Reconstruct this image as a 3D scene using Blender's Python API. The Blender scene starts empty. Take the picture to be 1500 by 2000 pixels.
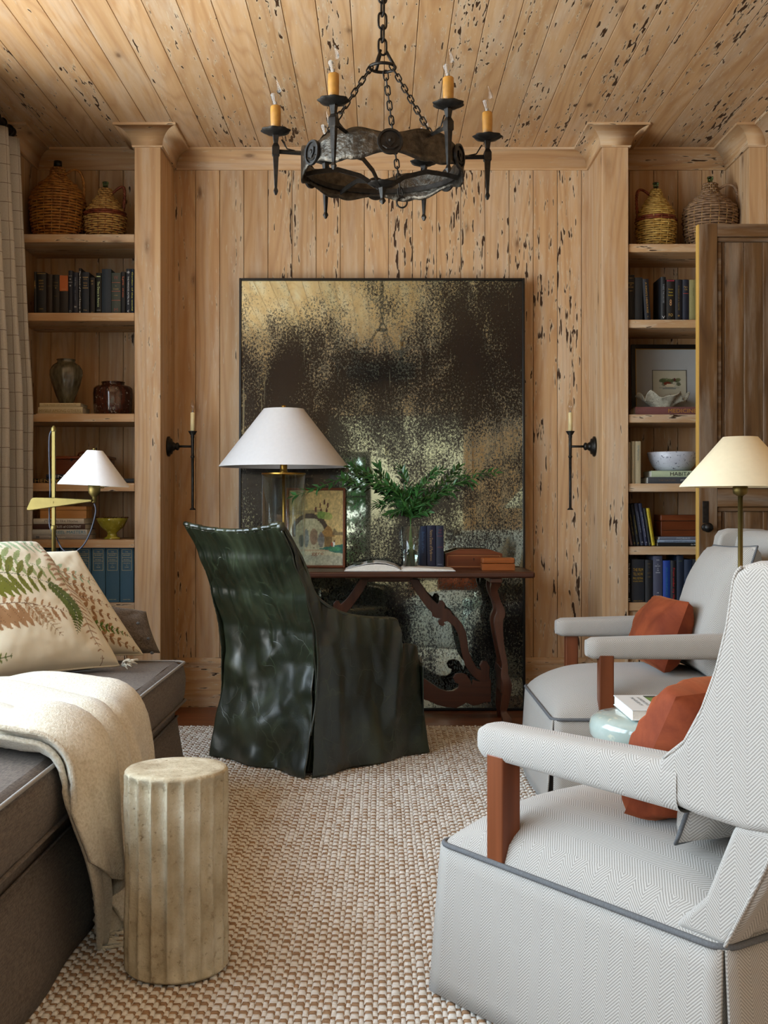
import bpy, math, random
import numpy as np
from mathutils import Vector, Matrix, noise as mnoise
random.seed(7)
PI = math.pi
SC = bpy.context.scene
COL = SC.collection

# ---------------------------------------------------------------- camera, light, exposure
F, H = 2300.0, 1.065            # focal length in pixels of the 1500x2000 frame, eye height
cam = bpy.data.cameras.new('camera'); camo = bpy.data.objects.new('camera', cam); COL.objects.link(camo)
camo.location = (0, 0, H); camo.rotation_euler = (PI / 2, 0, 0)
cam.sensor_fit = 'VERTICAL'; cam.sensor_height = 36; cam.lens = 36 * F / 2000
cam.shift_x = 5 / 2000; cam.shift_y = -10 / 2000; cam.clip_start = .05; cam.clip_end = 200
SC.camera = camo
SC.view_settings.view_transform = 'Standard'; SC.view_settings.look = 'None'
SC.view_settings.gamma = 1; SC.view_settings.use_curve_mapping = False
SC.view_settings.exposure = 0.2
SC.cycles.max_bounces = 10; SC.cycles.diffuse_bounces = 3; SC.cycles.glossy_bounces = 5
SC.cycles.transmission_bounces = 8; SC.cycles.transparent_max_bounces = 12
SC.cycles.caustics_reflective = False; SC.cycles.caustics_refractive = False
SC.cycles.sample_clamp_indirect = 6

def lin(h):
    if isinstance(h, (tuple, list)): return tuple(h[:3])
    h = h.lstrip('#'); o = []
    for i in (0, 2, 4):
        c = int(h[i:i + 2], 16) / 255
        o.append(c / 12.92 if c <= .04045 else ((c + .055) / 1.055) ** 2.4)
    return tuple(o)

w = bpy.data.worlds.new('sky'); SC.world = w; w.use_nodes = True
nt = w.node_tree; nt.nodes.clear()
tc = nt.nodes.new('ShaderNodeTexCoord'); sx = nt.nodes.new('ShaderNodeSeparateXYZ')
rp = nt.nodes.new('ShaderNodeValToRGB'); bg = nt.nodes.new('ShaderNodeBackground'); ow = nt.nodes.new('ShaderNodeOutputWorld')
mr = nt.nodes.new('ShaderNodeMapRange'); mr.inputs[1].default_value = -1; mr.inputs[2].default_value = 1
nt.links.new(tc.outputs['Generated'], sx.inputs[0]); nt.links.new(sx.outputs[2], mr.inputs[0])
nt.links.new(mr.outputs[0], rp.inputs[0]); nt.links.new(rp.outputs[0], bg.inputs[0]); nt.links.new(bg.outputs[0], ow.inputs[0])
e = rp.color_ramp.elements
e[0].position = 0; e[0].color = (.62, .50, .34, 1)
e[1].position = 1; e[1].color = (.55, .72, 1.0, 1)
k = e.new(.49); k.color = (.72, .60, .42, 1)
k = e.new(.53); k.color = (.80, .90, 1.0, 1)
bg.inputs[1].default_value = 3.2

def area_light(name, loc, rot, sx_, sy_, power, col, label):
    l = bpy.data.lights.new(name, 'AREA'); l.shape = 'RECTANGLE'; l.size = sx_; l.size_y = sy_
    l.energy = power; l.color = col
    o = bpy.data.objects.new(name, l); o.location = loc; o.rotation_euler = rot; COL.objects.link(o)
    return o
# window sky light and terrace bounce, plus added fill lamps by camera and in hall
area_light('window_daylight', (-2.35, 2.7, 1.6), (0, -PI / 2, 0), 2.3, 3.6, 185, (.70, .87, 1.0), '')
area_light('near_window_fill', (-2.35, -.3, 1.6), (0, -PI / 2, math.radians(12)), 2.3, 1.6, 42, (.78, .89, 1.0), '')  # added fill from the front left, outside an invented window
area_light('terrace_bounce', (-2.7, 2.4, .15), (0, -math.radians(125), 0), 1.6, 3.6, 215, (1.0, .88, .70), '')
area_light('hall_fill', (.0, -3.0, 2.86), (0, 0, 0), 2.6, 2.2, 110, (.95, .97, .90), '')  # hidden lamp under the hall ceiling, added to brighten the hall

# ---------------------------------------------------------------- geometry helpers
def X(px, D): return (px - 745.0) * D / F
def Z(py, D): return H + (990.0 - py) * D / F
def W(px, py, D): return Vector((X(px, D), D, Z(py, D)))
def FY(py, z=0.0): return (H - z) * F / (py - 990.0)      # distance of a point at height z seen at row py

class MB:
    def __init__(s): s.v = []; s.f = []; s.c = []
    def add(s, vs, fs):
        n = len(s.v); s.v += [tuple(p) for p in vs]; s.f += [tuple(i + n for i in f) for f in fs]; return s
    def box(s, x0, x1, y0, y1, z0, z1):
        return s.add([(x0, y0, z0), (x1, y0, z0), (x1, y1, z0), (x0, y1, z0), (x0, y0, z1), (x1, y0, z1), (x1, y1, z1), (x0, y1, z1)],
                     [(0, 3, 2, 1), (4, 5, 6, 7), (0, 1, 5, 4), (1, 2, 6, 5), (2, 3, 7, 6), (3, 0, 4, 7)])
    def lathe(s, prof, n=32, cx=0, cy=0, cz=0, cap=True, fn=None):
        vs = []
        for (r, z) in prof:
            for i in range(n):
                a = 2 * PI * i / n; rr = r if fn is None else fn(r, z, a)
                vs.append((cx + rr * math.cos(a), cy + rr * math.sin(a), cz + z))
        fs = []; m = len(prof)
        for j in range(m - 1):
            for i in range(n):
                k = (i + 1) % n; fs.append((j * n + i, j * n + k, (j + 1) * n + k, (j + 1) * n + i))
        if cap:
            if prof[0][0] > 1e-5: fs.append(tuple(range(n))[::-1])
            if prof[-1][0] > 1e-5: fs.append(tuple((m - 1) * n + i for i in range(n)))
        return s.add(vs, fs)
    def tube(s, pts, r, n=8, closed=False, cap=True, sq=1.0, up=None):
        pts = [Vector(p) for p in pts]; m = len(pts)
        rs = r if isinstance(r, (list, tuple)) else [r] * m
        up = Vector(up) if up else None
        vs = []; prev = None
        for i, p in enumerate(pts):
            if closed: t = pts[(i + 1) % m] - pts[i - 1]
            else: t = pts[min(i + 1, m - 1)] - pts[max(i - 1, 0)]
            if t.length < 1e-9: t = Vector((0, 0, 1))
            t.normalize()
            if up is not None: u = up - t * up.dot(t)
            elif prev is None: u = t.orthogonal()
            else: u = prev - t * prev.dot(t)
            if u.length < 1e-6: u = t.orthogonal()
            u.normalize(); prev = u; b = t.cross(u)
            for k in range(n):
                a = 2 * PI * (k + (.5 if n == 4 else 0)) / n
                vs.append(p + (u * math.cos(a) + b * math.sin(a) * sq) * rs[i])
        fs = []
        for j in range(m if closed else m - 1):
            j2 = (j + 1) % m
            for k in range(n):
                k2 = (k + 1) % n; fs.append((j * n + k, j * n + k2, j2 * n + k2, j2 * n + k))
        if not closed and cap:
            fs.append(tuple(range(n))[::-1]); fs.append(tuple((m - 1) * n + k for k in range(n)))
        return s.add(vs, fs)
    def prism(s, poly, axis, a, b):
        m = len(poly); area = sum(poly[i][0] * poly[(i + 1) % m][1] - poly[(i + 1) % m][0] * poly[i][1] for i in range(m))
        if area < 0: poly = poly[::-1]
        def P(q, t):
            if axis == 'x': return (t, q[0], q[1])
            if axis == 'y': return (q[0], t, q[1])
            return (q[0], q[1], t)
        vs = [P(q, a) for q in poly] + [P(q, b) for q in poly]
        flip = (axis == 'y')
        f0 = tuple(range(m)); f1 = tuple(range(m, 2 * m))
        fs = [f0[::-1], f1] if not flip else [f0, f1[::-1]]
        for i in range(m):
            j = (i + 1) % m; q = (i, j, m + j, m + i); fs.append(q if not flip else q[::-1])
        return s.add(vs, fs)
    def grid(s, fn, nu, nv, closeu=False):
        vs = [fn(i / nu, j / nv) for j in range(nv + 1) for i in range(nu + (0 if closeu else 1))]
        w_ = nu if closeu else nu + 1; fs = []
        for j in range(nv):
            for i in range(nu):
                k = (i + 1) % w_ if closeu else i + 1
                fs.append((j * w_ + i, j * w_ + k, (j + 1) * w_ + k, (j + 1) * w_ + i))
        return s.add(vs, fs)
    def xf(s, M):
        s.v = [tuple(M @ Vector(p)) for p in s.v]; return s

UVMATS = set()
def mesh(name, mb, mat, smooth=False, uv=None):
    me = bpy.data.meshes.new(name); me.from_pydata(mb.v, [], mb.f)
    if smooth: me.polygons.foreach_set('use_smooth', [True] * len(me.polygons))
    if mat: me.materials.append(mat)
    if uv is None and mat and mat.name in UVMATS: uv = True
    if uv:
        lay = me.uv_layers.new(name='UVMap'); d = lay.data
        for p in me.polygons:
            n = p.normal; ax, ay, az = abs(n.x), abs(n.y), abs(n.z)
            for li in p.loop_indices:
                c = me.vertices[me.loops[li].vertex_index].co
                if az >= ax and az >= ay: d[li].uv = (c.x, c.y)
                elif ay >= ax: d[li].uv = (c.x, c.z)
                else: d[li].uv = (c.y, c.z)
    me.update(); return me

def props(o, label=None, cat=None, group=None, kind=None):
    if label: o['label'] = label
    if cat: o['category'] = cat
    if group: o['group'] = group
    if kind: o['kind'] = kind
    return o

def mk(name, mb, mat, parent=None, loc=None, rot=None, smooth=False, bevel=0, seg=2, sub=0, solid=0, uv=None, edge=40, **kw):
    me = mb if isinstance(mb, bpy.types.Mesh) else mesh(name, mb, mat, smooth, uv)
    o = bpy.data.objects.new(name, me); COL.objects.link(o)
    if parent: o.parent = parent
    if loc is not None: o.location = loc
    if rot is not None: o.rotation_euler = rot
    if solid:
        m = o.modifiers.new('solid', 'SOLIDIFY'); m.thickness = solid; m.offset = 0
    if bevel:
        m = o.modifiers.new('bevel', 'BEVEL'); m.width = bevel; m.segments = seg; m.limit_method = 'ANGLE'; m.angle_limit = math.radians(edge)
        m.harden_normals = False
        if seg > 1: me.polygons.foreach_set('use_smooth', [True] * len(me.polygons)); m.harden_normals = True
    if sub:
        m = o.modifiers.new('sub', 'SUBSURF'); m.levels = sub; m.render_levels = sub
    return props(o, **kw)

def empty(name, loc=(0, 0, 0), rot=(0, 0, 0), **kw):
    o = bpy.data.objects.new(name, None); COL.objects.link(o); o.location = loc; o.rotation_euler = rot
    o.empty_display_size = .05
    return props(o, **kw)

def fbm(p, s=1.0, o=3): return mnoise.fractal(Vector(p) * s, 1.0, 2.0, o)

TXT = {}
def text_mesh(s):
    if s in TXT: return TXT[s]
    c = bpy.data.curves.new('txt', 'FONT'); c.body = s; c.size = 1; c.resolution_u = 2; c.align_x = 'CENTER'; c.align_y = 'CENTER'
    o = bpy.data.objects.new('txt', c); COL.objects.link(o)
    dg = bpy.context.evaluated_depsgraph_get(); dg.update()
    me = bpy.data.meshes.new_from_object(o.evaluated_get(dg))
    vs = [tuple(v.co) for v in me.vertices]; fs = [tuple(p.vertices) for p in me.polygons]
    bpy.data.objects.remove(o); bpy.data.curves.remove(c); bpy.data.meshes.remove(me)
    xs = [v[0] for v in vs] or [0]; ys = [v[1] for v in vs] or [0]
    TXT[s] = (vs, fs, min(xs), max(xs), min(ys), max(ys)); return TXT[s]
def put_text(s, tw, th, M, mat, parent, name='lettering', keep=False, label=None):
    """text filling a box tw x th, centred, laid in the XY plane then moved by M"""
    vs, fs, x0, x1, y0, y1 = text_mesh(s)
    sx_ = tw / max(x1 - x0, 1e-6); sy_ = th / max(y1 - y0, 1e-6)
    if keep: sx_ = sy_ = min(sx_, sy_)
    mb = MB(); mb.add([((v[0] - (x0 + x1) / 2) * sx_, (v[1] - (y0 + y1) / 2) * sy_, 0) for v in vs], fs); mb.xf(M)
    return mk(name, mb, mat, parent, label=label)

# ---------------------------------------------------------------- material helpers
class NT:
    def __init__(s, name):
        s.m = bpy.data.materials.new(name); s.m.use_nodes = True; s.t = s.m.node_tree
        s.b = s.t.nodes['Principled BSDF']; s.out = s.t.nodes['Material Output']
    def n(s, typ, props_=None, **ins):
        nd = s.t.nodes.new('ShaderNode' + typ)
        for k, v in (props_ or {}).items(): setattr(nd, k, v)
        for k, v in ins.items():
            key = int(k[1:]) if k[0] == 'i' and k[1:].isdigit() else k
            s.set(nd.inputs[key], v)
        return nd
    def set(s, sock, v):
        if isinstance(v, bpy.types.NodeSocket): s.t.links.new(v, sock)
        elif isinstance(v, bpy.types.Node): s.t.links.new(v.outputs[0], sock)
        else:
            if isinstance(v, (tuple, list)) and len(v) == 3 and sock.type == 'RGBA': v = (*v, 1)
            sock.default_value = v
    def math(s, op, a, b=0.0, c=None, clamp=False):
        nd = s.n('Math', {'operation': op, 'use_clamp': clamp}, i0=a, i1=b)
        if c is not None: s.set(nd.inputs[2], c)
        return nd.outputs[0]
    def mix(s, f, a, b, mode='MIX'):
        nd = s.t.nodes.new('ShaderNodeMix'); nd.data_type = 'RGBA'; nd.blend_type = mode; nd.clamp_factor = True
        s.set(nd.inputs[0], f); s.set(nd.inputs[6], a); s.set(nd.inputs[7], b); return nd.outputs[2]
    def ramp(s, f, stops):
        nd = s.t.nodes.new('ShaderNodeValToRGB'); s.set(nd.inputs[0], f); el = nd.color_ramp.elements
        while len(el) < len(stops): el.new(.5)
        for e_, (p, c) in zip(el, stops):
            e_.position = p; e_.color = (c, c, c, 1) if isinstance(c, (int, float)) else (*c, 1)
        return nd.outputs[0]
    def coord(s, kind='Object', scale=(1, 1, 1), rnd=False, loc=(0, 0, 0)):
        t = s.n('TexCoord').outputs[kind]
        if rnd:
            oi = s.n('ObjectInfo'); v = s.n('VectorMath', {'operation': 'SCALE'}, i0=(31.7, 17.3, 23.9)); s.set(v.inputs[3], oi.outputs['Random'])
            t = s.n('VectorMath', {'operation': 'ADD'}, i0=t, i1=v.outputs[0]).outputs[0]
        return s.n('Mapping', i0=t, i1=loc, i3=scale).outputs[0]
    def noise(s, vec, scale, detail=3, rough=.5, dist=0):
        nd = s.n('TexNoise', i0=vec); nd.inputs['Scale'].default_value = scale; nd.inputs['Detail'].default_value = detail
        nd.inputs['Roughness'].default_value = rough; nd.inputs['Distortion'].default_value = dist; return nd.outputs[0]
    def bump(s, h, strength=.3, dist=.01, normal=None):
        nd = s.n('Bump'); s.set(nd.inputs['Height'], h); nd.inputs['Strength'].default_value = strength; nd.inputs['Distance'].default_value = dist
        if normal is not None: s.set(nd.inputs['Normal'], normal)
        s.set(s.b.inputs['Normal'], nd.outputs[0]); return nd.outputs[0]
    def done(s, color=None, rough=None, metal=None, spec=None, **kw):
        if color is not None: s.set(s.b.inputs['Base Color'], color)
        if rough is not None: s.set(s.b.inputs['Roughness'], rough)
        if metal is not None: s.set(s.b.inputs['Metallic'], metal)
        if spec is not None: s.b.inputs['Specular IOR Level'].default_value = spec
        for k, v in kw.items(): s.set(s.b.inputs[k.replace('_', ' ')], v)
        return s.m

def plain(name, col, rough=.6, metal=0, var=.12, scale=20, bump=.1, bd=.002, spec=.5, **kw):
    t = NT(name); c = lin(col); co = t.coord('Object', rnd=True)
    n = t.noise(co, scale, 4)
    lo = tuple(x * (1 - var) for x in c); hi = tuple(min(1, x * (1 + var)) for x in c)
    colr = t.ramp(n, [(.3, lo), (.7, hi)])
    if bump: t.bump(n, bump, bd)
    return t.done(colr, rough, metal, spec, **kw)

def wood(name, light, mid, dark, axis='Z', pecky=.0, rough=.6, wash=.0, ring=1.0, knots=True, objcol=True, gscale=1.0, spec=.35, bstr=.35):
    t = NT(name); tcn = t.coord('Object', rnd=True)
    g = gscale
    def mp(cross, along):
        sc = {'Z': (cross, cross, along), 'Y': (cross, along, cross), 'X': (along, cross, cross)}[axis]
        return t.n('Mapping', i0=tcn, i3=tuple(q * g for q in sc)).outputs[0]
    fine = t.noise(mp(170, 3), 1, 3, .6)
    streak = t.noise(mp(26, .9), 1, 4, .55, .4)
    big = t.noise(mp(5, .7), 1, 2)
    rings = t.math('PINGPONG', t.math('MULTIPLY', t.noise(mp(4.2, .42), 1, 1.5, .4), 17.0), .5)
    L, Mi, Dk = lin(light), lin(mid), lin(dark)
    c = t.ramp(streak, [(.28, Mi), (.5, tuple((a + b) / 2 for a, b in zip(L, Mi))), (.72, L)])
    c = t.mix(t.math('MULTIPLY', t.ramp(rings, [(.22, 0.), (.5, 1.)]), .30 * ring), c, Dk)
    c = t.mix(t.math('MULTIPLY', t.ramp(fine, [(.45, 0.), (.7, 1.)]), .14), c, tuple((a + b) / 2 for a, b in zip(Dk, Mi)))
    oi = t.n('ObjectInfo')
    tint = t.ramp(oi.outputs['Random'], [(0, (.84, .83, .80)), (.35, (1, .98, .95)), (.65, (.98, .93, .84)), (1, (1, 1, 1))])
    c = t.mix(.8, c, tint, 'MULTIPLY')
    if wash:
        wn = t.ramp(t.noise(mp(14, 1.6), 1, 5, .65), [(.46, 0.), (.68, 1.)])
        c = t.mix(t.math('MULTIPLY', wn, wash), c, lin('d8cfc0'))
    h = t.math('ADD', t.math('MULTIPLY', streak, .3), t.math('MULTIPLY', fine, .12))
    if knots:
        vn = t.n('TexVoronoi', {'feature': 'F1'}, i0=mp(7.5, 3.2)); vn.inputs['Scale'].default_value = 1.0
        wob = t.noise(mp(60, 30), 1, 2); d = t.math('ADD', vn.outputs[0], t.math('MULTIPLY', t.math('SUBTRACT', wob, .5), .08))
        rsel = t.math('GREATER_THAN', t.n('SeparateColor', i0=vn.outputs[1]).outputs[0], .72)
        kn = t.math('MULTIPLY', t.ramp(d, [(.05, 1.), (.11, .35), (.16, .12), (.3, 0.)]), rsel)
        c = t.mix(t.math('MULTIPLY', kn, .75), c, tuple(q * .38 for q in Dk))
        h = t.math('SUBTRACT', h, t.math('MULTIPLY', kn, .25))
    if pecky > 0:
        pk = t.noise(mp(75, 11), 1, 2.2, .5, .3)
        pm = t.noise(mp(7, .8), 1, 1.5)
        am = t.math('MULTIPLY', t.n('SeparateColor', i0=oi.outputs['Color']).outputs[0], pecky) if objcol else pecky
        thr = t.math('ADD', t.math('MULTIPLY', t.math('SUBTRACT', pm, .5), .55), t.math('MULTIPLY', am, .125))
        v = t.math('ADD', pk, thr)
        hole = t.ramp(v, [(.755, 0.), (.785, 1.)])
        halo = t.ramp(v, [(.67, 0.), (.75, 1.)])
        c = t.mix(t.math('MULTIPLY', halo, .45), c, lin('d3cab2'))
        c = t.mix(hole, c, tuple(q * .16 for q in Dk))
        h = t.math('SUBTRACT', h, t.math('MULTIPLY', hole, 1.5))
    t.bump(h, bstr, .006)
    return t.done(c, rough, 0, spec)

M = {}
PL, PM, PD = 'd1b08a', 'bd966c', '93633d'
for a in 'XYZ': M['pine' + a] = wood('pine_' + a.lower(), PL, PM, PD, a, pecky=1.0, wash=.35)
for a in 'XYZ': M['dark_wood' + a] = wood('walnut_' + a.lower(), '55301f', '3a1d12', '1f0e08', a, rough=.35, spec=.5, ring=.8, knots=False, bstr=.15)
M['floor'] = wood('red_oak', '8a4f30', '6d3a22', '42200f', 'X', rough=.35, spec=.5, knots=False, bstr=.12)
for a in 'XZ': M['door' + a] = wood('old_door_wood_' + a.lower(), '7a5936', '5f4226', '3a2412', a, rough=.55, wash=.2, ring=1.6, bstr=.25)
M['door_edge'] = wood('door_edge_wood', 'e0bd6c', 'cfa24e', '9c7434', 'Z', rough=.55, knots=False)
for a in 'XZ': M['box_red' + a] = wood('red_box_wood_' + a.lower(), '7f4426', '65331a', '3d1b0c', a, rough=.3, knots=False, bstr=.08)
M['arm_wood'] = wood('cherry_wood', '7f482c', '673820', '452312', 'Z', rough=.35, knots=False, bstr=.08)
M['box_orange'] = wood('orange_box_wood', 'a65f2e', '8a4a22', '5e2f14', 'X', rough=.3, knots=False, bstr=.08)
M['box_pale'] = wood('pale_box_wood', 'd8a86c', 'bd8850', '94602f', 'X', rough=.4, knots=False, bstr=.08)
M['gap'] = plain('dark_gap', '241810', .9, bump=0)
M['plaster'] = plain('white_plaster', 'cfcab9', .8, scale=6, var=.05)
M['trimwhite'] = plain('white_paint', 'd8d5c8', .5, scale=6, var=.03)
M['brass'] = plain('brass', 'a98540', .36, 1, scale=30, var=.12, bump=.03)
M['brass_pale'] = plain('pale_brass', '75683f', .5, 1, scale=30, var=.08, bump=.03)
M['iron'] = plain('wrought_iron', '2d2b29', .45, .8, scale=60, var=.35, bump=.35, bd=.003)
M['ironb'] = plain('hammered_iron', '46413a', .35, .85, scale=45, var=.5, bump=.9, bd=.006)
M['black'] = plain('black_lacquer', '0d0d0e', .3, .2, bump=0)
M['shade'] = plain('white_shade', 'dadadd', .75, scale=60, var=.02, bump=.05)
M['shade_cream'] = plain('cream_shade', 'ddd2b4', .75, scale=60, var=.02, bump=.05)
M['wax'] = plain('amber_wax', 'a87a34', .45, scale=30, var=.25, bump=.3, Subsurface_Weight=.0)
M['candle'] = plain('ivory_candle', 'e2cf9c', .45, scale=30, var=.06)
M['paper'] = plain('paper', 'e8e4da', .8, scale=200, var=.06, bump=.1)
M['white_gloss'] = plain('white_cover', 'e9ecec', .35, scale=10, var=.02, bump=0)
M['cord'] = plain('navy_cord', '1b2233', .5, bump=.2)
def thin_glass(name, col, f=1.0):
    t = NT(name); lw = t.n('LayerWeight', i0=.5); fr = t.math('ADD', t.math('MULTIPLY', t.math('POWER', lw.outputs[1], 4.0), .75), .05); tr = t.n('BsdfTransparent', i0=col); gl = t.n('BsdfGlossy', i0=(1, 1, 1)); gl.inputs['Roughness'].default_value = .01
    mx = t.n('MixShader', i0=t.math('MULTIPLY', fr, f, clamp=True), i1=tr.outputs[0], i2=gl.outputs[0]); t.t.links.new(mx.outputs[0], t.out.inputs[0]); return t.m
def glass(name, col=(1, 1, 1), rough=0.0, ior=1.45):
    t = NT(name); return t.done(lin(col) if isinstance(col, str) else col, rough, 0, Transmission_Weight=1.0, IOR=ior)
M['glass'] = thin_glass('clear_glass', (.95, .975, .97)); M['bulb'] = thin_glass('bulb_glass', (.90, .89, .87), .8)
M['bottle'] = glass('green_bottle_glass', (.12, .22, .08), .05)

def herring(name, a, b, col_w=.03, per=.0062, sheen=.2):
    t = NT(name); UVMATS.add(t.m.name)
    sp = t.n('SeparateXYZ', i0=t.n('TexCoord').outputs['UV'])
    tri = t.math('PINGPONG', sp.outputs[0], col_w)
    v = t.math('DIVIDE', t.math('ADD', sp.outputs[1], tri), per)
    fr = t.math('FRACT', v)
    st = t.math('SMOOTH_MIN', t.math('MULTIPLY', t.math('PINGPONG', v, .5), 2.6), 1.0, .2)
    st = t.math('SUBTRACT', st, .25, clamp=True)
    nz = t.noise(t.coord('Object'), 420, 2)
    c = t.mix(st, lin(a), lin(b)); c = t.mix(t.math('MULTIPLY', nz, .35), c, lin(b))
    t.bump(t.math('ADD', st, t.math('MULTIPLY', nz, .8)), .25, .0012)
    return t.done(c, .9, 0, .2, Sheen_Weight=sheen, Sheen_Roughness=.5)
M['herring'] = herring('herringbone_linen', '7f7a74', 'c6c2bb', .03, .0064)
M['piping'] = plain('grey_piping', '5f6164', .85, scale=400, var=.2, bump=.3, bd=.001)

def tweed(name, a, b, sc=330, bs=.5):
    t = NT(name); co = t.coord('Object')
    def q(s): return t.noise(t.n('Mapping', i0=co, i3=s).outputs[0], 1, 2, .6)
    n1 = q((sc, sc * .12, sc)); n2 = q((sc * .12, sc, sc * .4)); n3 = q((6, 6, 6))
    n = t.math('ADD', t.math('MULTIPLY', n1, .5), t.math('MULTIPLY', n2, .5))
    c = t.ramp(n, [(.38, lin(a)), (.62, lin(b))]); c = t.mix(t.math('MULTIPLY', n3, .25), c, lin(a))
    t.bump(n, bs, .0015)
    return t.done(c, .95, 0, .15, Sheen_Weight=.1)
M['tweed'] = tweed('grey_tweed', '4f463e', '756a60')
M['seam'] = plain('pale_seam', '93908c', .9, scale=400, var=.1)
M['throw'] = None
t = NT('cream_boucle'); co = t.coord('Object'); n1 = t.noise(co, 150, 4, .6); n2 = t.noise(co, 420, 2)
t.bump(t.math('ADD', n1, t.math('MULTIPLY', n2, .6)), .8, .004)
M['throw'] = t.done(t.ramp(n1, [(.3, lin('c2b79f')), (.6, lin('dcd4c2'))]), .98, 0, .1, Sheen_Weight=.4)
def velvet(name, a, b):
    t = NT(name); co = t.coord('Object', rnd=True); n = t.noise(co, 9, 4, .6, .5); f = t.noise(co, 300, 2)
    t.bump(t.math('ADD', n, t.math('MULTIPLY', f, .15)), .35, .006)
    return t.done(t.ramp(n, [(.35, lin(a)), (.65, lin(b))]), .8, 0, .2, Sheen_Weight=.6, Sheen_Roughness=.35, Sheen_Tint=(*lin('b9764e'), 1))
M['rust'] = velvet('rust_velvet', '6e301b', '8e4527')
# curtain: linen with a woven windowpane line, uv in metres along the cloth
t = NT('windowpane_linen'); UVMATS.discard(''); sp = t.n('SeparateXYZ', i0=t.n('TexCoord').outputs['UV'])
wob = t.math('MULTIPLY', t.noise(t.coord('Object'), 20, 2), .004)
lx = t.math('LESS_THAN', t.math('PINGPONG', t.math('ADD', sp.outputs[0], wob), .06), .0016)
ly = t.math('LESS_THAN', t.math('PINGPONG', t.math('ADD', sp.outputs[1], wob), .045), .0016)
ln = t.math('MULTIPLY', t.math('MAXIMUM', lx, ly), .75)
nz = t.noise(t.coord('Object'), 350, 2)
c = t.mix(ln, t.ramp(nz, [(.3, lin('d3cec7')), (.7, lin('e8e4de'))]), lin('7b6656'))
t.bump(nz, .2, .001); M['curtain'] = t.done(c, .95, 0, .1)
tl_ = t.n('BsdfTranslucent', i0=c); mx = t.n('MixShader', i0=.35, i1=t.b.outputs[0], i2=tl_.outputs[0]); t.t.links.new(mx.outputs[0], t.out.inputs[0])
# leather
t = NT('green_leather'); co = t.coord('Object')
n1 = t.noise(co, 4.5, 5, .6, .8); n2 = t.noise(co, 120, 3, .6)
v = t.n('TexVoronoi', {'feature': 'DISTANCE_TO_EDGE'}, i0=t.n('VectorMath', {'operation': 'ADD'}, i0=co, i1=t.n('VectorMath', {'operation': 'SCALE'}, i0=t.n('TexNoise', i0=co, i2=6.0).outputs[1], i3=.25).outputs[0]).outputs[0]); v.inputs['Scale'].default_value = 11
cr = t.math('MULTIPLY', t.ramp(v.outputs[0], [(0, 1.), (.035, 0.)]), t.ramp(t.noise(co, 7, 2), [(.45, 0.), (.6, 1.)]))
c = t.ramp(n1, [(.3, lin('10160b')), (.5, lin('1a2113')), (.72, lin('333b26'))])
c = t.mix(t.math('MULTIPLY', cr, .16), c, lin('6a7c58'))
t.bump(t.math('ADD', t.math('MULTIPLY', n1, .35), t.math('ADD', t.math('MULTIPLY', n2, .06), t.math('MULTIPLY', cr, -.1))), .5, .012)
M['leather'] = t.done(c, t.ramp(n1, [(.3, .28), (.7, .42)]), 0, .7, Coat_Weight=.35, Coat_Roughness=.22)
# rug
def yarn(name, a, b, s=260):
    t = NT(name); co = t.coord('Object'); n = t.noise(t.n('Mapping', i0=co, i3=(60, s, s)).outputs[0], 1, 3, .6); m_ = t.noise(co, 30, 3)
    t.bump(n, .7, .003)
    return t.done(t.mix(t.math('MULTIPLY', m_, .6), t.ramp(n, [(.35, lin(a)), (.65, lin(b))]), lin(a)), .95, 0, .1)
M['wool'] = yarn('ivory_wool', 'd6d1c8', 'f2f0ec', 400); M['jute'] = yarn('tan_jute', '8a6d54', 'b89a7b')
# concrete
t = NT('cast_stone'); co = t.coord('Object'); n1 = t.noise(co, 9, 6, .65); n2 = t.noise(co, 70, 5, .7); n3 = t.noise(t.n('Mapping', i0=co, i3=(30, 30, 3)).outputs[0], 1, 3)
c = t.ramp(n1, [(.3, lin('9f9076')), (.5, lin('c2b69b')), (.7, lin('d8d0ba'))])
c = t.mix(t.math('MULTIPLY', t.ramp(n2, [(.28, 1.), (.42, 0.)]), .7), c, lin('6a563a'))
c = t.mix(t.math('MULTIPLY', t.ramp(n3, [(.5, 0.), (.75, 1.)]), .4), c, lin('8d7a58'))
t.bump(t.math('ADD', n2, n1), .7, .006); M['stone'] = t.done(c, .85, 0, .25)
def ceramic(name, a, b, rough=.12, sc=12, speck=None, streak=False, spk=70):
    t = NT(name); co = t.coord('Object'); n = t.noise(t.n('Mapping', i0=co, i3=(4, 4, .6) if streak else (1, 1, 1)).outputs[0], sc, 5, .6)
    c = t.ramp(n, [(.3, lin(a)), (.7, lin(b))])
    if speck:
        s2 = t.noise(co, spk, 3, .6); c = t.mix(t.ramp(s2, [(.60, 0.), (.66, 1.)]), c, lin(speck))
    t.bump(n, .15, .003); return t.done(c, rough, 0, .6, Coat_Weight=.3, Coat_Roughness=.08)
M['celadon'] = ceramic('celadon_glaze', '9fb0aa', 'b9c6bf', .10, 10, 'c9cdbb', spk=30)
M['ash_glaze'] = ceramic('ash_brown_glaze', '3a3426', '6f6a58', .15, 14, streak=True)
M['brown_glaze'] = ceramic('dark_brown_glaze', '1d0f0b', '4e2415', .12, 16, '7b7468', True, spk=60)
M['green_glaze'] = ceramic('olive_green_glaze', '7f7a1c', 'b3a63a', .12, 25, 'c9bd72', spk=50)
M['speckled'] = ceramic('speckled_white_glaze', 'b9bcc8', 'd2d4dc', .5, 8, '52566a', spk=95)
M['coral'] = ceramic('coral_stone', '8f8a7a', 'bab5a3', .9, 60, '4a4435', spk=160)
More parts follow.
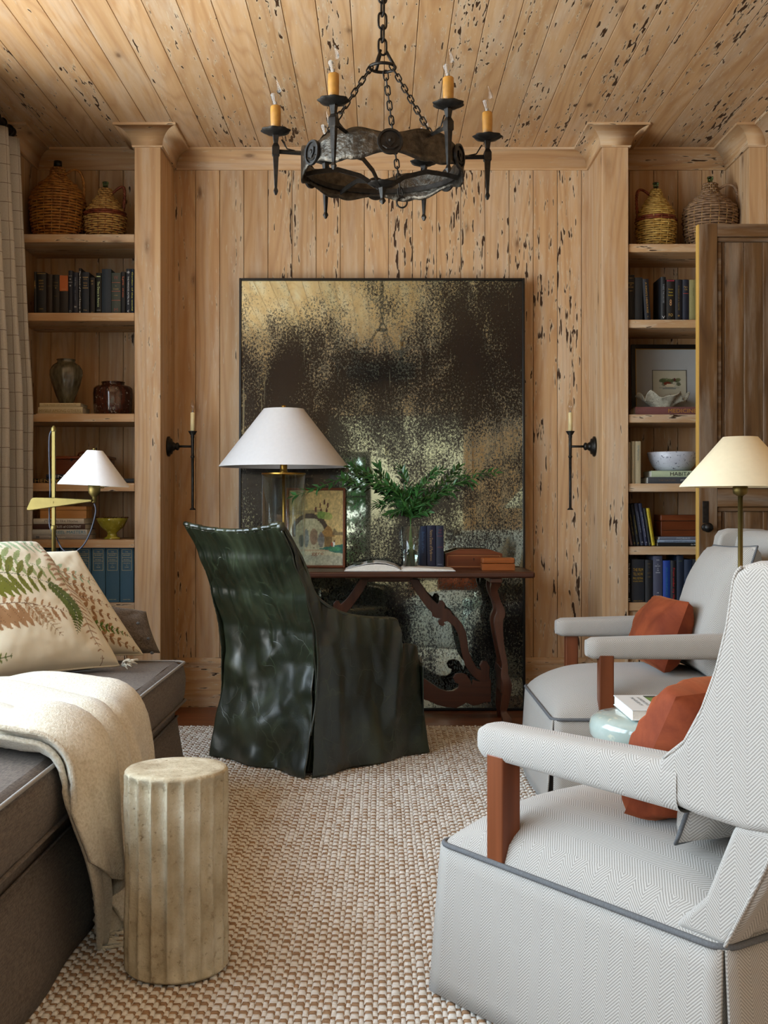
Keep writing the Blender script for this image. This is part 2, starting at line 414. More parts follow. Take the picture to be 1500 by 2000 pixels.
# wicker
def wick(name, a, b):
    t = NT(name); co = t.coord('Object'); n = t.noise(co, 45, 3); n2 = t.noise(co, 300, 2)
    t.bump(n2, .4, .001); return t.done(t.mix(t.math('MULTIPLY', n2, .4), t.ramp(n, [(.32, lin(a)), (.62, lin(b))]), lin(a)), .5, 0, .4)
M['wick1'] = wick('brown_wicker', '7a4a1e', 'b9803c'); M['wick2'] = wick('tan_wicker', '9b7238', 'd2ab66')
M['wick3'] = wick('honey_wicker', '9c7530', 'cfae62'); M['wick4'] = wick('grey_brown_wicker', '6b4f38', '9a7c60')
M['wickr'] = wick('red_brown_wicker', '5c2716', '8a4428')
# antique mirror
t = NT('antiqued_mirror'); co = t.coord('Object')
def mpp(s): return t.n('Mapping', i0=co, i3=s).outputs[0]
sp1 = t.noise(mpp((95, 70, 70)), 1, 6, .8); st1 = t.noise(mpp((6, 1, 2.4)), 1, 6, .72, .5); bg1 = t.noise(mpp((1.6, 1, 1.3)), 1, 3, .55, .6)
sp2 = t.noise(mpp((230, 200, 160)), 1, 3, .7)
zz = t.n('SeparateXYZ', i0=co).outputs[2]
topb = t.ramp(t.math('DIVIDE', zz, 2.3), [(.0, .50), (.35, .50), (.55, .50), (.78, .56), (.9, .50), (1, .42)])
v = t.math('ADD', t.math('ADD', t.math('MULTIPLY', sp1, .95), t.math('MULTIPLY', sp2, .45)), t.math('ADD', t.math('MULTIPLY', t.math('SUBTRACT', st1, .5), .42), t.math('MULTIPLY', t.math('SUBTRACT', bg1, .5), .85)))
v = t.math('ADD', v, t.math('SUBTRACT', topb, .5))
mask = t.ramp(v, [(.635, 0.), (.72, 1.)])
scr = t.ramp(t.noise(mpp((60, 1, 1.6)), 1, 2, .5, .3), [(.70, 0.), (.73, 1.)])
mask = t.math('MULTIPLY', mask, t.math('SUBTRACT', 1.0, t.math('MULTIPLY', scr, .5)))
silver = t.mix(t.ramp(bg1, [(.4, 0.), (.6, 1.)]), lin('b4bdb0'), lin('a4aa90'))
dk = t.mix(t.ramp(st1, [(.4, 0.), (.65, 1.)]), lin('121316'), lin('1e1c1a'))
c = t.mix(mask, silver, dk)
M['mirror'] = t.done(c, t.math('ADD', t.math('MULTIPLY', mask, .12), .02), t.math('SUBTRACT', 1.0, t.math('MULTIPLY', mask, .8)), .5, Coat_Weight=.25, Coat_Roughness=.03)
# printed colours carried by the mesh
def print_mat(name, rough=.8, bs=.1, sheen=0, coat=0):
    t = NT(name); a = t.n('Attribute', {'attribute_name': 'Col'}); n = t.noise(t.coord('Object'), 260, 2)
    t.bump(n, bs, .001); return t.done(a.outputs[0], rough, 0, .3, Sheen_Weight=sheen, Coat_Weight=coat)
M['fernprint'] = print_mat('fern_print_linen', .9, .25, .15); M['paint'] = print_mat('oil_paint', .45, .3, 0, .2)
M['leaf'] = plain('leaf_green', '2f5a28', .35, scale=8, var=.45, bump=.05, spec=.6); M['stem'] = plain('green_stem', '3f6a2a', .5)
M['hedge'] = plain('garden_foliage', '3f6f35', .7, scale=14, var=.7, bump=.6, bd=.05)

# ---------------------------------------------------------------- the room
YB, YP = 6.28, 5.88
CZ = 2.957; LW, RW, RY = -1.926, 1.926, -1.3
ST = dict(kind='structure')
def plank_set(parent, edges, place, zlen, mat, th=.018, peckf=lambda i, c: .3, name='plank', gap=.0022, jit=0):
    cache = {}
    for i in range(len(edges) - 1):
        a, b = edges[i], edges[i + 1]
        w_ = round(b - a - gap, 4); key = (w_, zlen)
        if key not in cache:
            mb = MB().box(-w_ / 2, w_ / 2, 0, th, 0, zlen); cache[key] = mesh('plank', mb, mat)
        loc, rot = place((a + b) / 2)
        loc = (loc[0], loc[1], loc[2]) if not jit else (loc[0] + random.uniform(-jit, jit) * (rot == (0, 0, 0)) * 0, loc[1], loc[2])
        o = mk('plank', cache[key], None, parent, loc, rot, bevel=.0016, seg=1)
        o.color = (max(0, min(1, peckf(i, (a + b) / 2))), 0, 0, 1)
def lattice(a, b, p0, pitch):
    e_ = [a]; k = math.ceil((a + .02 - p0) / pitch)
    while p0 + k * pitch < b - .02: e_.append(p0 + k * pitch); k += 1
    return e_ + [b]
rnd = random.Random(3)
# back wall
wb = mk('wall_back', MB().box(LW - .1, RW + .1, YB + .018, YB + .12, 0, CZ), M['gap'], **ST)
pv = {}
def pk_back(i, c):
    if c < -1.1 or c > 1.1: return rnd.uniform(-.3, .4)
    if c > .08: return rnd.uniform(.75, 1.15)
    return rnd.choice([0, .1, .3, .75])
plank_set(wb, lattice(LW, RW, -.991, .1286), lambda c: ((c, YB, 0), (0, 0, 0)), CZ, M['pineZ'], peckf=pk_back)
# ceiling
cl = mk('ceiling', MB().box(LW - .1, RW + .1, RY - .1, YB + .1, CZ + .018, CZ + .12), M['gap'], **ST)
plank_set(cl, lattice(LW, RW, .143 - .13 * 20, .13), lambda c: ((c, RY, CZ), (-PI / 2, 0, 0)), YB - RY, M['pineZ'],
          peckf=lambda i, c: rnd.uniform(.5, 1.0) if c > .1 else rnd.choice([0, .2, .5, .7]))
for o in cl.children: o.rotation_euler = (-PI / 2, PI, 0); o.location.z = CZ + .0
# floor
fl = mk('floor', MB().box(LW - .1, RW + .1, RY - .1, YB + .1, -.12, -.02), M['gap'], **ST)
fe = [RY + .0]
while fe[-1] < YB - .1: fe.append(fe[-1] + .115)
fe[-1] = YB
fm = {}
for i in range(len(fe) - 1):
    w_ = round(fe[i + 1] - fe[i] - .001, 4)
    if w_ not in fm: fm[w_] = mesh('plank', MB().box(LW, RW, 0, w_, -.02, 0), M['floor'])
    mk('plank', fm[w_], None, fl, (0, fe[i], 0), bevel=.001, seg=1)
# side walls: the left one has a tall window, the right one a doorway by the bookcase
wl = mk('wall_left', MB().box(LW - .14, LW - .018, RY, -1.1, 0, CZ).box(LW - .14, LW - .018, .55, .9, 0, CZ).box(LW - .14, LW - .018, -1.1, .55, 0, .25).box(LW - .14, LW - .018, -1.1, .55, 2.66, CZ).box(LW - .14, LW - .018, 4.6, YB, 0, CZ)
        .box(LW - .14, LW - .018, .9, 4.6, 0, .25).box(LW - .14, LW - .018, .9, 4.6, 2.66, CZ), M['gap'], **ST)
plank_set(wl, lattice(4.6, YP, 4.6, .13), lambda c: ((LW, c, 0), (0, 0, PI / 2)), CZ, M['pineZ'])
plank_set(wl, [.55, .667, .784, .9], lambda c: ((LW, c, 0), (0, 0, PI / 2)), CZ, M['pineZ'])
plank_set(wl, lattice(RY, .55, RY, .13), lambda c: ((LW, c, 2.66), (0, 0, PI / 2)), CZ - 2.66, M['pineZ'])
plank_set(wl, lattice(.9, 4.6, .9, .1321), lambda c: ((LW, c, 2.66), (0, 0, PI / 2)), CZ - 2.66, M['pineZ'])
plank_set(wl, lattice(.9, 4.6, .9, .1321), lambda c: ((LW, c, 0), (0, 0, PI / 2)), .25, M['pineZ'])
win = mk('window_1', MB().box(LW - .12, LW - .02, .9, .98, .25, 2.66).box(LW - .12, LW - .02, 4.52, 4.6, .25, 2.66)
         .box(LW - .12, LW - .02, .9, 4.6, .25, .33).box(LW - .12, LW - .02, .9, 4.6, 2.58, 2.66), M['trimwhite'], bevel=.004, **ST)
mk('added_window_3', MB().box(LW - .12, LW - .02, -1.1, -1.02, .25, 2.66).box(LW - .12, LW - .02, .47, .55, .25, 2.66).box(LW - .12, LW - .02, -1.1, .55, .25, .33).box(LW - .12, LW - .02, -1.1, .55, 2.58, 2.66).box(LW - .1, LW - .04, -.30, -.24, .33, 2.58), M['trimwhite'], bevel=.004, **ST)  # unseen window, added to let in light from the front left
for y_ in (1.86, 2.75, 3.64): mk('mullion', MB().box(LW - .1, LW - .04, y_ - .03, y_ + .03, .33, 2.58), M['trimwhite'], win, bevel=.004)
for z_ in (1.0, 1.8): mk('glazing_bar', MB().box(LW - .08, LW - .05, .98, 4.52, z_ - .012, z_ + .012), M['trimwhite'], win)
wr = mk('wall_right', MB().box(RW + .018, RW + .14, RY, 4.35, 0, CZ).box(RW + .018, RW + .14, 5.42, YB, 0, CZ).box(RW + .018, RW + .14, 4.35, 5.42, 2.37, CZ), M['gap'], **ST)
plank_set(wr, lattice(5.42, YP, 5.42, .13), lambda c: ((RW, c, 0), (0, 0, -PI / 2)), CZ, M['pineZ'])
plank_set(wr, lattice(RY, 4.35, RY, .13), lambda c: ((RW, c, 0), (0, 0, -PI / 2)), CZ, M['pineZ'])
plank_set(wr, lattice(4.35, 5.42, 4.35, .13), lambda c: ((RW, c, 2.37), (0, 0, -PI / 2)), CZ - 2.37, M['pineZ'])
# passage beyond the right doorway
mk('wall_passage', MB().box(RW + 1.0, RW + 1.1, 3.9, 5.9, 0, CZ).box(RW + .14, RW + 1.1, 3.8, 3.9, 0, CZ).box(RW + .14, RW + 1.1, 5.9, 6.0, 0, CZ).box(RW + .14, RW + 1.1, 3.8, 6.0, CZ, CZ + .1).box(RW + .02, RW + 1.1, 3.8, 6.0, -.1, 0), M['plaster'], **ST)
# rear wall with a wide cased opening to the hall, a window at its left
OX0, OX1, OZ = -.62, .95, 2.33
mk('wall_rear', MB().box(LW - .1, -1.62, RY - .1, RY, 0, CZ).box(-1.62, -1.1, RY - .1, RY, 0, .5).box(-1.62, -1.1, RY - .1, RY, 1.75, CZ).box(-1.1, OX0, RY - .1, RY, 0, CZ)
   .box(OX1, RW + .1, RY - .1, RY, 0, CZ).box(OX0, OX1, RY - .1, RY, OZ, CZ), M['pineZ'], **ST)
w2 = mk('window_2', MB().box(-1.62, -1.1, RY - .08, RY, .5, .56).box(-1.62, -1.1, RY - .08, RY, 1.69, 1.75).box(-1.62, -1.57, RY - .08, RY, .5, 1.75).box(-1.15, -1.1, RY - .08, RY, .5, 1.75), M['trimwhite'], **ST)
sl = mesh('slat', MB().box(-1.57, -1.15, -.03, .03, -.004, .004), M['trimwhite'])
for i in range(12): mk('slat', sl, None, w2, (0, RY - .05, .61 + i * .095), (math.radians(35), 0, 0))
mk('trim_hall', MB().box(OX0 - .1, OX0, RY - .0, RY + .02, 0, OZ + .1).box(OX1, OX1 + .1, RY, RY + .02, 0, OZ + .1).box(OX0, OX1, RY, RY + .02, OZ, OZ + .1), M['pineZ'], bevel=.003, **ST)
HY = -4.6
mk('wall_hall', MB().box(-2.0, -1.9, HY, RY - .1, 0, 2.9).box(1.9, 2.0, HY, RY - .1, 0, 2.9).box(-2.0, -.95, HY - .1, HY, 0, 2.9).box(-.15, 2.0, HY - .1, HY, 0, 2.9).box(-.95, -.15, HY - .1, HY, 2.15, 2.9)
   .box(-2, 2, HY, RY - .1, 2.9, 3.0), M['plaster'], **ST)
mk('floor_hall', MB().box(-2, 2, HY, RY - .1, -.1, -.002), M['floor'], **ST)
d2 = mk('door_2', MB().box(-.95, -.87, HY - .08, HY - .03, 0, 2.15).box(-.23, -.15, HY - .08, HY - .03, 0, 2.15).box(-.87, -.23, HY - .08, HY - .03, 2.07, 2.15).box(-.87, -.23, HY - .08, HY - .03, 0, .3), M['iron'], bevel=.003, **ST)
mk('pane', MB().box(-.87, -.23, HY - .06, HY - .055, .3, 2.07), M['glass'], d2)
for z_ in (.9, 1.5): mk('glazing_bar', MB().box(-.87, -.23, HY - .07, HY - .045, z_ - .012, z_ + .012), M['iron'], d2)
mk('ground_outside', MB().box(-14, 10, -14, 12, -.5, -.3), plain('terrace_stone', 'b09a78', .9, scale=3), **ST)
def shrub(name, c, r, label, seed):
    rr = random.Random(seed); mb = MB()
    for i in range(2200):
        d = Vector((rr.gauss(0, 1), rr.gauss(0, 1), rr.gauss(0, 1))).normalized() * r * rr.uniform(.55, 1)
        p = Vector(c) + Vector((d.x, d.y, d.z * 1.3)); u = Vector((rr.gauss(0, 1), rr.gauss(0, 1), rr.gauss(0, 1))).normalized(); v_ = u.orthogonal().normalized(); s_ = .11
        mb.add([p - u * s_, p + v_ * s_ * .45, p + u * s_, p - v_ * s_ * .45], [(0, 1, 2, 3)])
    root = empty(name, (0, 0, 0), label=label, cat='shrub'); mk('foliage', mb, M['hedge'], root)
    mk('trunk', MB().tube([(c[0], c[1], -.3), (c[0], c[1], c[2] - r * .2)], .05, 8), M['dark_woodZ'], root)
shrub('garden_shrub', (-.75, -6.9, 1.45), 1.35, 'leafy green shrub outside the glazed hall door, seen in the mirror', 1)
shrub('garden_shrub', (1.9, -6.9, .9), .9, 'rounder green shrub behind the hall wall, right of the one by the glazed door', 2)
# hanging lantern in the hall (seen in the mirror)
lan = empty('hall_lantern', (.06, -3.1, 1.98), label='black four sided iron lantern hanging in the hall, reflected in the mirror', cat='lantern')
mk('frame', MB().tube([(-.09, -.09, 0), (-.15, -.15, .36)], .010, 4).tube([(.09, -.09, 0), (.15, -.15, .36)], .010, 4).tube([(.09, .09, 0), (.15, .15, .36)], .010, 4).tube([(-.09, .09, 0), (-.15, .15, .36)], .010, 4)
   .box(-.11, .11, -.11, .11, -.015, .005).box(-.16, .16, -.16, -.14, .35, .37).box(-.16, .16, .14, .16, .35, .37).box(-.16, -.14, -.16, .16, .35, .37).box(.14, .16, -.16, .16, .35, .37)
   .tube([(-.15, -.15, .36), (0, 0, .52)], .007, 4).tube([(.15, .15, .36), (0, 0, .52)], .007, 4).tube([(-.15, .15, .36), (0, 0, .52)], .007, 4).tube([(.15, -.15, .36), (0, 0, .52)], .007, 4), M['iron'], lan)
mk('rod', MB().tube([(0, 0, .5), (0, 0, .92)], .008, 6), M['iron'], lan); mk('candle', MB().lathe([(.012, .0), (.012, .14)], 10), M['candle'], lan)

# pillars, crown, baseboard
n_trim = 0
def post(x0, x1, y1=YB):
    global n_trim; n_trim += 1
    p = mk('trim_%d' % n_trim, MB().box(x0, x1, YP, YP + .02, 0, CZ), M['pineZ'], bevel=.0025, **ST)
    mk('side_board', MB().box(x0, x0 + .02, YP + .021, y1, 0, CZ), M['pineZ'], p, bevel=.002)
    mk('side_board', MB().box(x1 - .02, x1, YP + .021, y1, 0, CZ), M['pineZ'], p, bevel=.002)
    return p
PX0, PX1, PX2 = 1.103, 1.233, 1.837
post(-PX1, -PX0); post(PX0, PX1); post(LW, -PX2); post(PX2, RW)
for o in COL.objects:
    if o.name.startswith(('trim_', 'side_board')): o.color = (.05, 0, 0, 1)
plan = [(LW, RY), (LW, YP), (-PX2, YP), (-PX2, YB), (-PX1, YB), (-PX1, YP), (-PX0, YP), (-PX0, YB), (PX0, YB), (PX0, YP), (PX1, YP), (PX1, YB), (PX2, YB), (PX2, YP), (RW, YP), (RW, RY)]
def off_plan(d):
    out = []; m = len(plan)
    for i in range(m):
        def nrm(a, b):
            t_ = Vector((b[0] - a[0], b[1] - a[1])).normalized(); return Vector((t_.y, -t_.x))
        ns = []
        if i > 0: ns.append(nrm(plan[i - 1], plan[i]))
        if i < m - 1: ns.append(nrm(plan[i], plan[i + 1]))
        p = Vector(plan[i])
        if len(ns) == 1: p = p + ns[0] * d
        else: p = p + (ns[0] + ns[1]) * d          # all corners are square
        out.append(p)
    return out
prof = [(0, -.098), (.010, -.098), (.012, -.090)]
for k in range(1, 9):
    a = k / 8 * PI / 2; prof.append((.012 + .072 * (1 - math.cos(a)), -.090 + .078 * math.sin(a)))
prof += [(.090, -.012), (.090, 0), (0, 0)]
def sweep(seg_from, seg_to, prof, z0, mat, namer, bev=.0):
    global n_trim
    offs = {d: off_plan(d) for d, _ in prof}
    for i in range(seg_from, seg_to):
        n_trim += 1; mb = MB(); m = len(prof)
        vs = [(*offs[d][i], z0 + z) for d, z in prof] + [(*offs[d][i + 1], z0 + z) for d, z in prof]
        fs = [(k, (k + 1) % m, m + (k + 1) % m, m + k) for k in range(m)] + [tuple(range(m))[::-1], tuple(range(m, 2 * m))]
        mb.add(vs, fs)
        o = mk(namer(n_trim), mb, mat(i), **ST); o.color = (.55, 0, 0, 1)
        o.data.polygons.foreach_set('use_smooth', [4 < k_ + 3 < 13 for k_ in range(m)] + [False, False])
sweep(0, len(plan) - 1, prof, CZ, lambda i: M['pineX'] if plan[i][1] == plan[i + 1][1] else M['pineY'], lambda n: 'trim_%d' % n)
bprof = [(0, 0), (.02, 0), (.02, .222), (.018, .225), (.022, .228), (.022, .243), (.012, .258), (.004, .262), (0, .262)]
sweep(6, 9, bprof, 0, lambda i: M['pineX'] if plan[i][1] == plan[i + 1][1] else M['pineY'], lambda n: 'baseboard_back_%d' % n)

# bookcases
def bookcase(x0, x1, tops, label, cab_top):
    r = empty('bookcase', ((x0 + x1) / 2, YP, 0), label=label, cat='bookcase'); w_ = (x1 - x0) / 2 - .003
    for z_ in tops:
        o = mk('shelf', MB().box(-w_, w_, .012, YB - YP - .002, -.041, 0), M['pineX'], r, (0, 0, z_), bevel=.002, seg=1); o.color = (.6, 0, 0, 1)
    mk('cabinet_front', MB().box(-w_, w_, .03, .05, .0, cab_top - .041), M['pineZ'], r, bevel=.002, seg=1)
    mk('cabinet_door', MB().box(-w_ + .04, -.004, .015, .03, .1, cab_top - .075), M['pineZ'], r, bevel=.003, seg=1)
    mk('cabinet_door', MB().box(.004, w_ - .04, .015, .03, .1, cab_top - .075), M['pineZ'], r, bevel=.003, seg=1)
    return r
DS = 5.895
LT = [Z(y, DS) for y in (457.5, 611, 808, 943.5, 1054, 1177.5)]
RT = [Z(y, DS) for y in (476.5, 624.5, 809.5, 944.5, 1067.5, 1177)]
bookcase(-PX2, -PX1, LT, 'built-in pine bookcase left of the big mirror, half behind the curtain', LT[5])
bookcase(PX1, PX2, RT, 'built-in pine bookcase right of the big mirror, half behind the open door', RT[5])

# rug
rug = mk('rug', MB().box(-1.75, 1.8, .2, 5.68, .001, .008), M['jute'], bevel=.002, seg=1, label='large basket weave rug of ivory wool and tan jute', cat='rug')
def lump(mb, cx, cy, w_, d_, h):
    x0, x1, y0, y1 = cx - w_ / 2, cx + w_ / 2, cy - d_ / 2, cy + d_ / 2; z0 = .007
    ex = w_ * .2
    mb.add([(x0, y0, z0), (x1, y0, z0), (x1, y1, z0), (x0, y1, z0), (x0 + ex, cy - d_ * .2, z0 + h * .9), (x1 - ex, cy - d_ * .2, z0 + h * .9), (x1 - ex, cy + d_ * .25, z0 + h), (x0 + ex, cy + d_ * .25, z0 + h)],
           [(4, 5, 6, 7), (0, 1, 5, 4), (1, 2, 6, 5), (2, 3, 7, 6), (3, 0, 4, 7)])
wm, jm = MB(), MB(); rr = random.Random(5)
px_, py_ = .029, .040; y = .9; row = 0
while y < 5.655:
    x = -1.1 + (row % 2) * 0
    while x < 1.15:
        j = lambda a: rr.uniform(-a, a)
        lump(wm, x + j(.001), y + .010 + j(.001), .0205 + j(.001), .0215, .0095 + j(.0015))
        lump(jm, x + px_ / 2 + j(.001), y + .010 + j(.001), .0125 + j(.001), .018, .0055 + j(.0015))
        lump(jm, x + j(.001), y + .030 + j(.001), .0205 + j(.001), .0200, .0080 + j(.0018))
        lump(wm, x + px_ / 2 + j(.001), y + .030 + j(.001), .0130 + j(.001), .020, .0085 + j(.0015))
        x += px_
    y += py_; row += 1
mk('wool_loops', wm, M['wool'], rug, smooth=True, kind='stuff'); mk('jute_loops', jm, M['jute'], rug, smooth=True, kind='stuff')

# open panelled door leaf in front of the right bookcase
DX0, DX1, DY, DZ = X(1363, 5.38), RW - .005, 5.38, Z(437, 5.38)
dr = mk('door_1', MB().box(DX0 + .006, DX0 + .09, DY, DY + .038, .02, DZ), M['doorZ'], bevel=.003, **ST)
mk('door_edge', MB().box(DX0, DX0 + .006, DY + .001, DY + .037, .02, DZ - .003), M['door_edge'], dr)
mk('hinge_stile', MB().box(DX1 - .08, DX1, DY, DY + .038, .02, DZ), M['doorZ'], dr, bevel=.003)
z1, z2, z3 = Z(462, DY), Z(955, DY), Z(990, DY)
for a, b in ((z1, DZ), (z3, z2), (.02, .22)): mk('rail', MB().box(DX0 + .09, DX1 - .08, DY + .001, DY + .037, a, b), M['doorX'], dr, bevel=.002)
def moulding(x0, x1, z0, z1_):
    mb = MB()
    for (a, b, c_, d_) in ((x0, x1, z1_ - .022, z1_), (x0, x1, z0, z0 + .022)): mb.box(a, b, DY + .008, DY + .03, c_, d_)
    mb.box(x0, x0 + .022, DY + .008, DY + .03, z0 + .022, z1_ - .022).box(x1 - .022, x1, DY + .008, DY + .03, z0 + .022, z1_ - .022)
    mk('moulding', mb, M['door_edge'] if z0 > z2 - .1 and False else M['doorX'], dr, bevel=.006, seg=2)
moulding(DX0 + .09, DX1 - .08, z2, z1); moulding(DX0 + .09, DX1 - .08, .22, z3)
xs = [DX0 + .112, X(1418, DY), X(1456, DY), X(1493, DY), DX1 - .102]
for i in range(4):
    mk('panel_plank', MB().box(xs[i] + .001, xs[i + 1] - .001, DY + .02, DY + .03, z2 + .02, z1 - .02), M['doorZ'], dr, bevel=.003, seg=1)
    mk('panel_plank', MB().box(xs[i] + .001, xs[i + 1] - .001, DY + .02, DY + .03, .24, z3 - .02), M['doorZ'], dr, bevel=.003, seg=1)
kx, kz = X(1378, DY), Z(1030, DY)
kb = MB().lathe([(0, -.062), (.014, -.06), (.022, -.05), (.022, -.042), (.012, -.032), (.008, -.02), (.009, -.008), (.018, -.006), (.019, 0)], 20).xf(Matrix.Translation((kx, DY, kz)) @ Matrix.Rotation(-PI / 2, 4, 'X'))
mk('door_knob', kb, M['iron'], dr, smooth=True); mk('key_plate', MB().box(kx - .014, kx + .014, DY - .003, DY, kz + .02, kz + .12), M['iron'], dr, bevel=.002)

# ---------------------------------------------------------------- large antiqued mirror leaning on the wall
mx0, mx1 = -.746, .752; my0, mz1 = 6.155, 2.262; tilt = math.atan((6.205 - my0) / mz1) * .6
mir = empty('mirror', (0, my0, .003), (-tilt, 0, 0), label='huge antiqued floor mirror in a thin black frame leaning on the back wall', cat='mirror')
fw = .012
mk('frame', MB().box(mx0, mx0 + fw, -.012, .028, 0, mz1).box(mx1 - fw, mx1, -.012, .028, 0, mz1).box(mx0 + fw, mx1 - fw, -.012, .028, 0, fw).box(mx0 + fw, mx1 - fw, -.012, .028, mz1 - fw, mz1), M['black'], mir, bevel=.002)
mk('glass_plate', MB().box(mx0 + fw, mx1 - fw, 0, .006, fw, mz1 - fw), M['mirror'], mir)

# ---------------------------------------------------------------- books
BK = {}
def bmat(col, rough=.6):
    key = (col, rough)
    if key not in BK: BK[key] = plain('cloth_' + col, col, rough, scale=500, var=.12, bump=.15, bd=.0006)
    return BK[key]
INK = {}
def ink(col):
    if col not in INK: INK[col] = plain('ink_' + col, col, .5, bump=0, var=.03)
    return INK[col]
RX90 = Matrix.Rotation(PI / 2, 4, 'X')
def book(loc, w_, h, d, col, label, texts=(), rot=(0, 0, 0), group=None, rough=.6, bands=(), name='book'):
    """local: x thickness, z height, spine at y=0 facing -y. texts: (string, z centre 0..1, z extent 0..1, x extent 0..1, colour, along?)"""
    r = empty(name, loc, rot, label=label, cat='book', group=group)
    t_ = .0022; e_ = .003
    cv = MB().box(0, t_, .004, d, 0, h).box(w_ - t_, w_, .004, d, 0, h)
    n = 6; pts = [(0 + w_ * k / n, .004 - .004 * math.sin(PI * k / n)) for k in range(n + 1)]
    cv.prism(pts + [(w_ - t_, .0065), (t_, .0065)], 'z', 0, h)
    mk('cover', cv, bmat(col, rough), r)
    mk('pages', MB().box(t_, w_ - t_, .007, d - e_, e_, h - e_), M['paper'], r)
    for b in bands:
        zc, zh, xf_, c_ = b; hw = w_ * xf_ / 2
        mk('spine_panel', MB().box(w_ / 2 - hw, w_ / 2 + hw, -.0008, .0015 if xf_ < .8 else .004, (zc - zh / 2) * h, (zc + zh / 2) * h), ink(c_), r)
    for tx in texts:
        s, zc, zh, xe, c_, along = tx
        Mt = Matrix.Translation((w_ / 2, -.0012, zc * h))
        if along: Mt = Mt @ Matrix.Rotation(PI / 2, 4, 'Y') @ RX90; put_text(s, zh * h, xe * w_, Mt, ink(c_), r)
        else: Mt = Mt @ RX90; put_text(s, xe * w_, zh * h, Mt, ink(c_), r)
    return r
def ub(x0, x1, ytop, zb, col, label, texts=(), D=5.93, d=.17, lean=0, group=None, bands=(), **k):
    """upright book from its columns in the photograph at distance D"""
    w_ = (x1 - x0) * D / F - .0008; h = Z(ytop, D) - zb
    return book((X(x0, D), D, zb + .0005), w_, h, d, col, label, texts, (0, lean, 0), group, bands=bands, **k)
def fb(x0, x1, ytop, ybot, z0, col, label, texts=(), D=5.93, d=.2, group=None, yaw=0, bands=(), **k):
    """book lying flat, spine to the front; returns its top height"""
    t_ = (ybot - ytop) * D / F; w_ = (x1 - x0) * D / F
    book((X(x1, D), D, z0 + .0004), t_, w_, d, col, label, texts, (0, -PI / 2, yaw), group, bands=bands, **k)
    return z0 + t_ + .0006
G1 = 'dark books on the upper left shelf'; zt = LT[1]; go, wh, sv = 'b08d4a', 'd8dce0', '8d939c'
ub(66, 71, 531, zt, '12161c', 'thin black book at the curtain end of the upper left shelf', [('A', .7, .2, .6, go, False)], group=G1)
ub(71.5, 90, 532, zt, '14171c', 'thick black book with centred gold title, second from the curtain', [('HENRY', .80, .035, .5, go, False), ('JAMES', .73, .035, .5, go, False), ('& HIS', .66, .035, .5, go, False), ('CIRCLE', .59, .035, .45, go, False), ('LONDON', .12, .03, .4, go, False)], group=G1, bands=[(.97, .012, .9, go)])
ub(90.3, 102, 536, zt, '241a12', 'plain dark brown book beside the thick black one', [('ESSAYS', .7, .03, .5, '5e4a26', False)], group=G1)
ub(102.3, 116, 536.5, zt, '15120f', 'black brown book with small faded gold title', [('Collected', .8, .035, .6, '75602f', False), ('Letters', .72, .035, .6, '75602f', False), ('I', .66, .03, .2, '75602f', False), ('PRESS', .45, .03, .4, '5e4a26', False)], group=G1)
ub(116.6, 133, 537.5, zt, '231d1c', 'dark book with an orange upper half on its spine', [('1914', .63, .05, .5, 'c98d5b', False)], group=G1, bands=[(.79, .40, 1.0, 'b8622c')])
ub(133.3, 141.6, 528.5, zt, '131b2b', 'slim navy book with two white dots and rules', [('*', .8, .04, .4, wh, False), ('*', .65, .04, .4, wh, False), ('o', .06, .05, .6, sv, False)], group=G1, bands=[(.875, .006, .8, wh), (.73, .006, .9, wh)])
ub(142, 152.6, 532, zt, '1b2132', 'navy book titled THE FALL in pale capitals', [('THE FALL', .77, .22, .24, sv, True), ('OF PARIS', .45, .25, .2, '5f6678', True), ('H', .17, .04, .3, wh, False)], group=G1)
ub(153.6, 159, 524, zt, '0e1013', 'very thin tall black book with white lettering down it', [('The Pursuit of Proud Edwards', .52, .84, .55, wh, True), ('H', .04, .06, .5, wh, False)], group=G1)
ub(159.8, 174, 531.5, zt, '18212c', 'dark blue book with gold ruled title near its top', [('ROTHS', .83, .03, .5, go, False), ('Rod is in', .74, .035, .55, go, False), ('details', .68, .035, .5, go, False), ('Press', .09, .025, .45, go, False)], group=G1, bands=[(.875, .012, .75, go), (.62, .014, .75, go)])
ub(175.5, 185.3, 542, zt, '1a1512', 'short black book with gold title near the middle of the row', [('NEW', .9, .04, .5, go, False), ('ART', .82, .04, .4, go, False), ('O', .04, .03, .4, go, False)], group=G1)
ub(187.3, 198, 533, zt, '101614', 'black book with The Dance in America in pale green script', [('The Dance in America', .48, .62, .42, 'c4d8a0', True)], group=G1, bands=[(.91, .02, .7, 'c4d8a0'), (.09, .012, .7, sv)])
ub(198.6, 217, 525.5, zt, '222e3a', 'wide tall plain slate blue book', group=G1)
ub(217.5, 235.6, 533, zt, '3c443c', 'grey green book with red rules and gold title', [('The', .68, .025, .15, go, False), ('Crusades', .61, .04, .6, go, False), ('H. TREECE', .45, .025, .4, go, False), ('W', .88, .1, .5, '7c4130', False), ('M', .1, .08, .4, '7c4130', False)], group=G1, bands=[(.765, .01, .95, 'a0533a'), (.55, .012, .95, 'a0533a'), (.33, .012, .95, 'a0533a')])
ub(236, 245, 531, zt, '121316', 'black book with bright orange lettering', [('Lyric', .78, .2, .5, 'd8692c', True), ('and essays', .5, .22, .4, 'd8692c', True), ('o', .02, .02, .3, 'd8692c', False)], group=G1)
ub(246.2, 255.5, 525, zt, '20242e', 'charcoal book with a silver title running down', [('THE PARADISE HOTEL No 8', .52, .62, .3, wh, True), ('*', .92, .06, .6, wh, False), ('(', .06, .05, .4, wh, False)], group=G1)
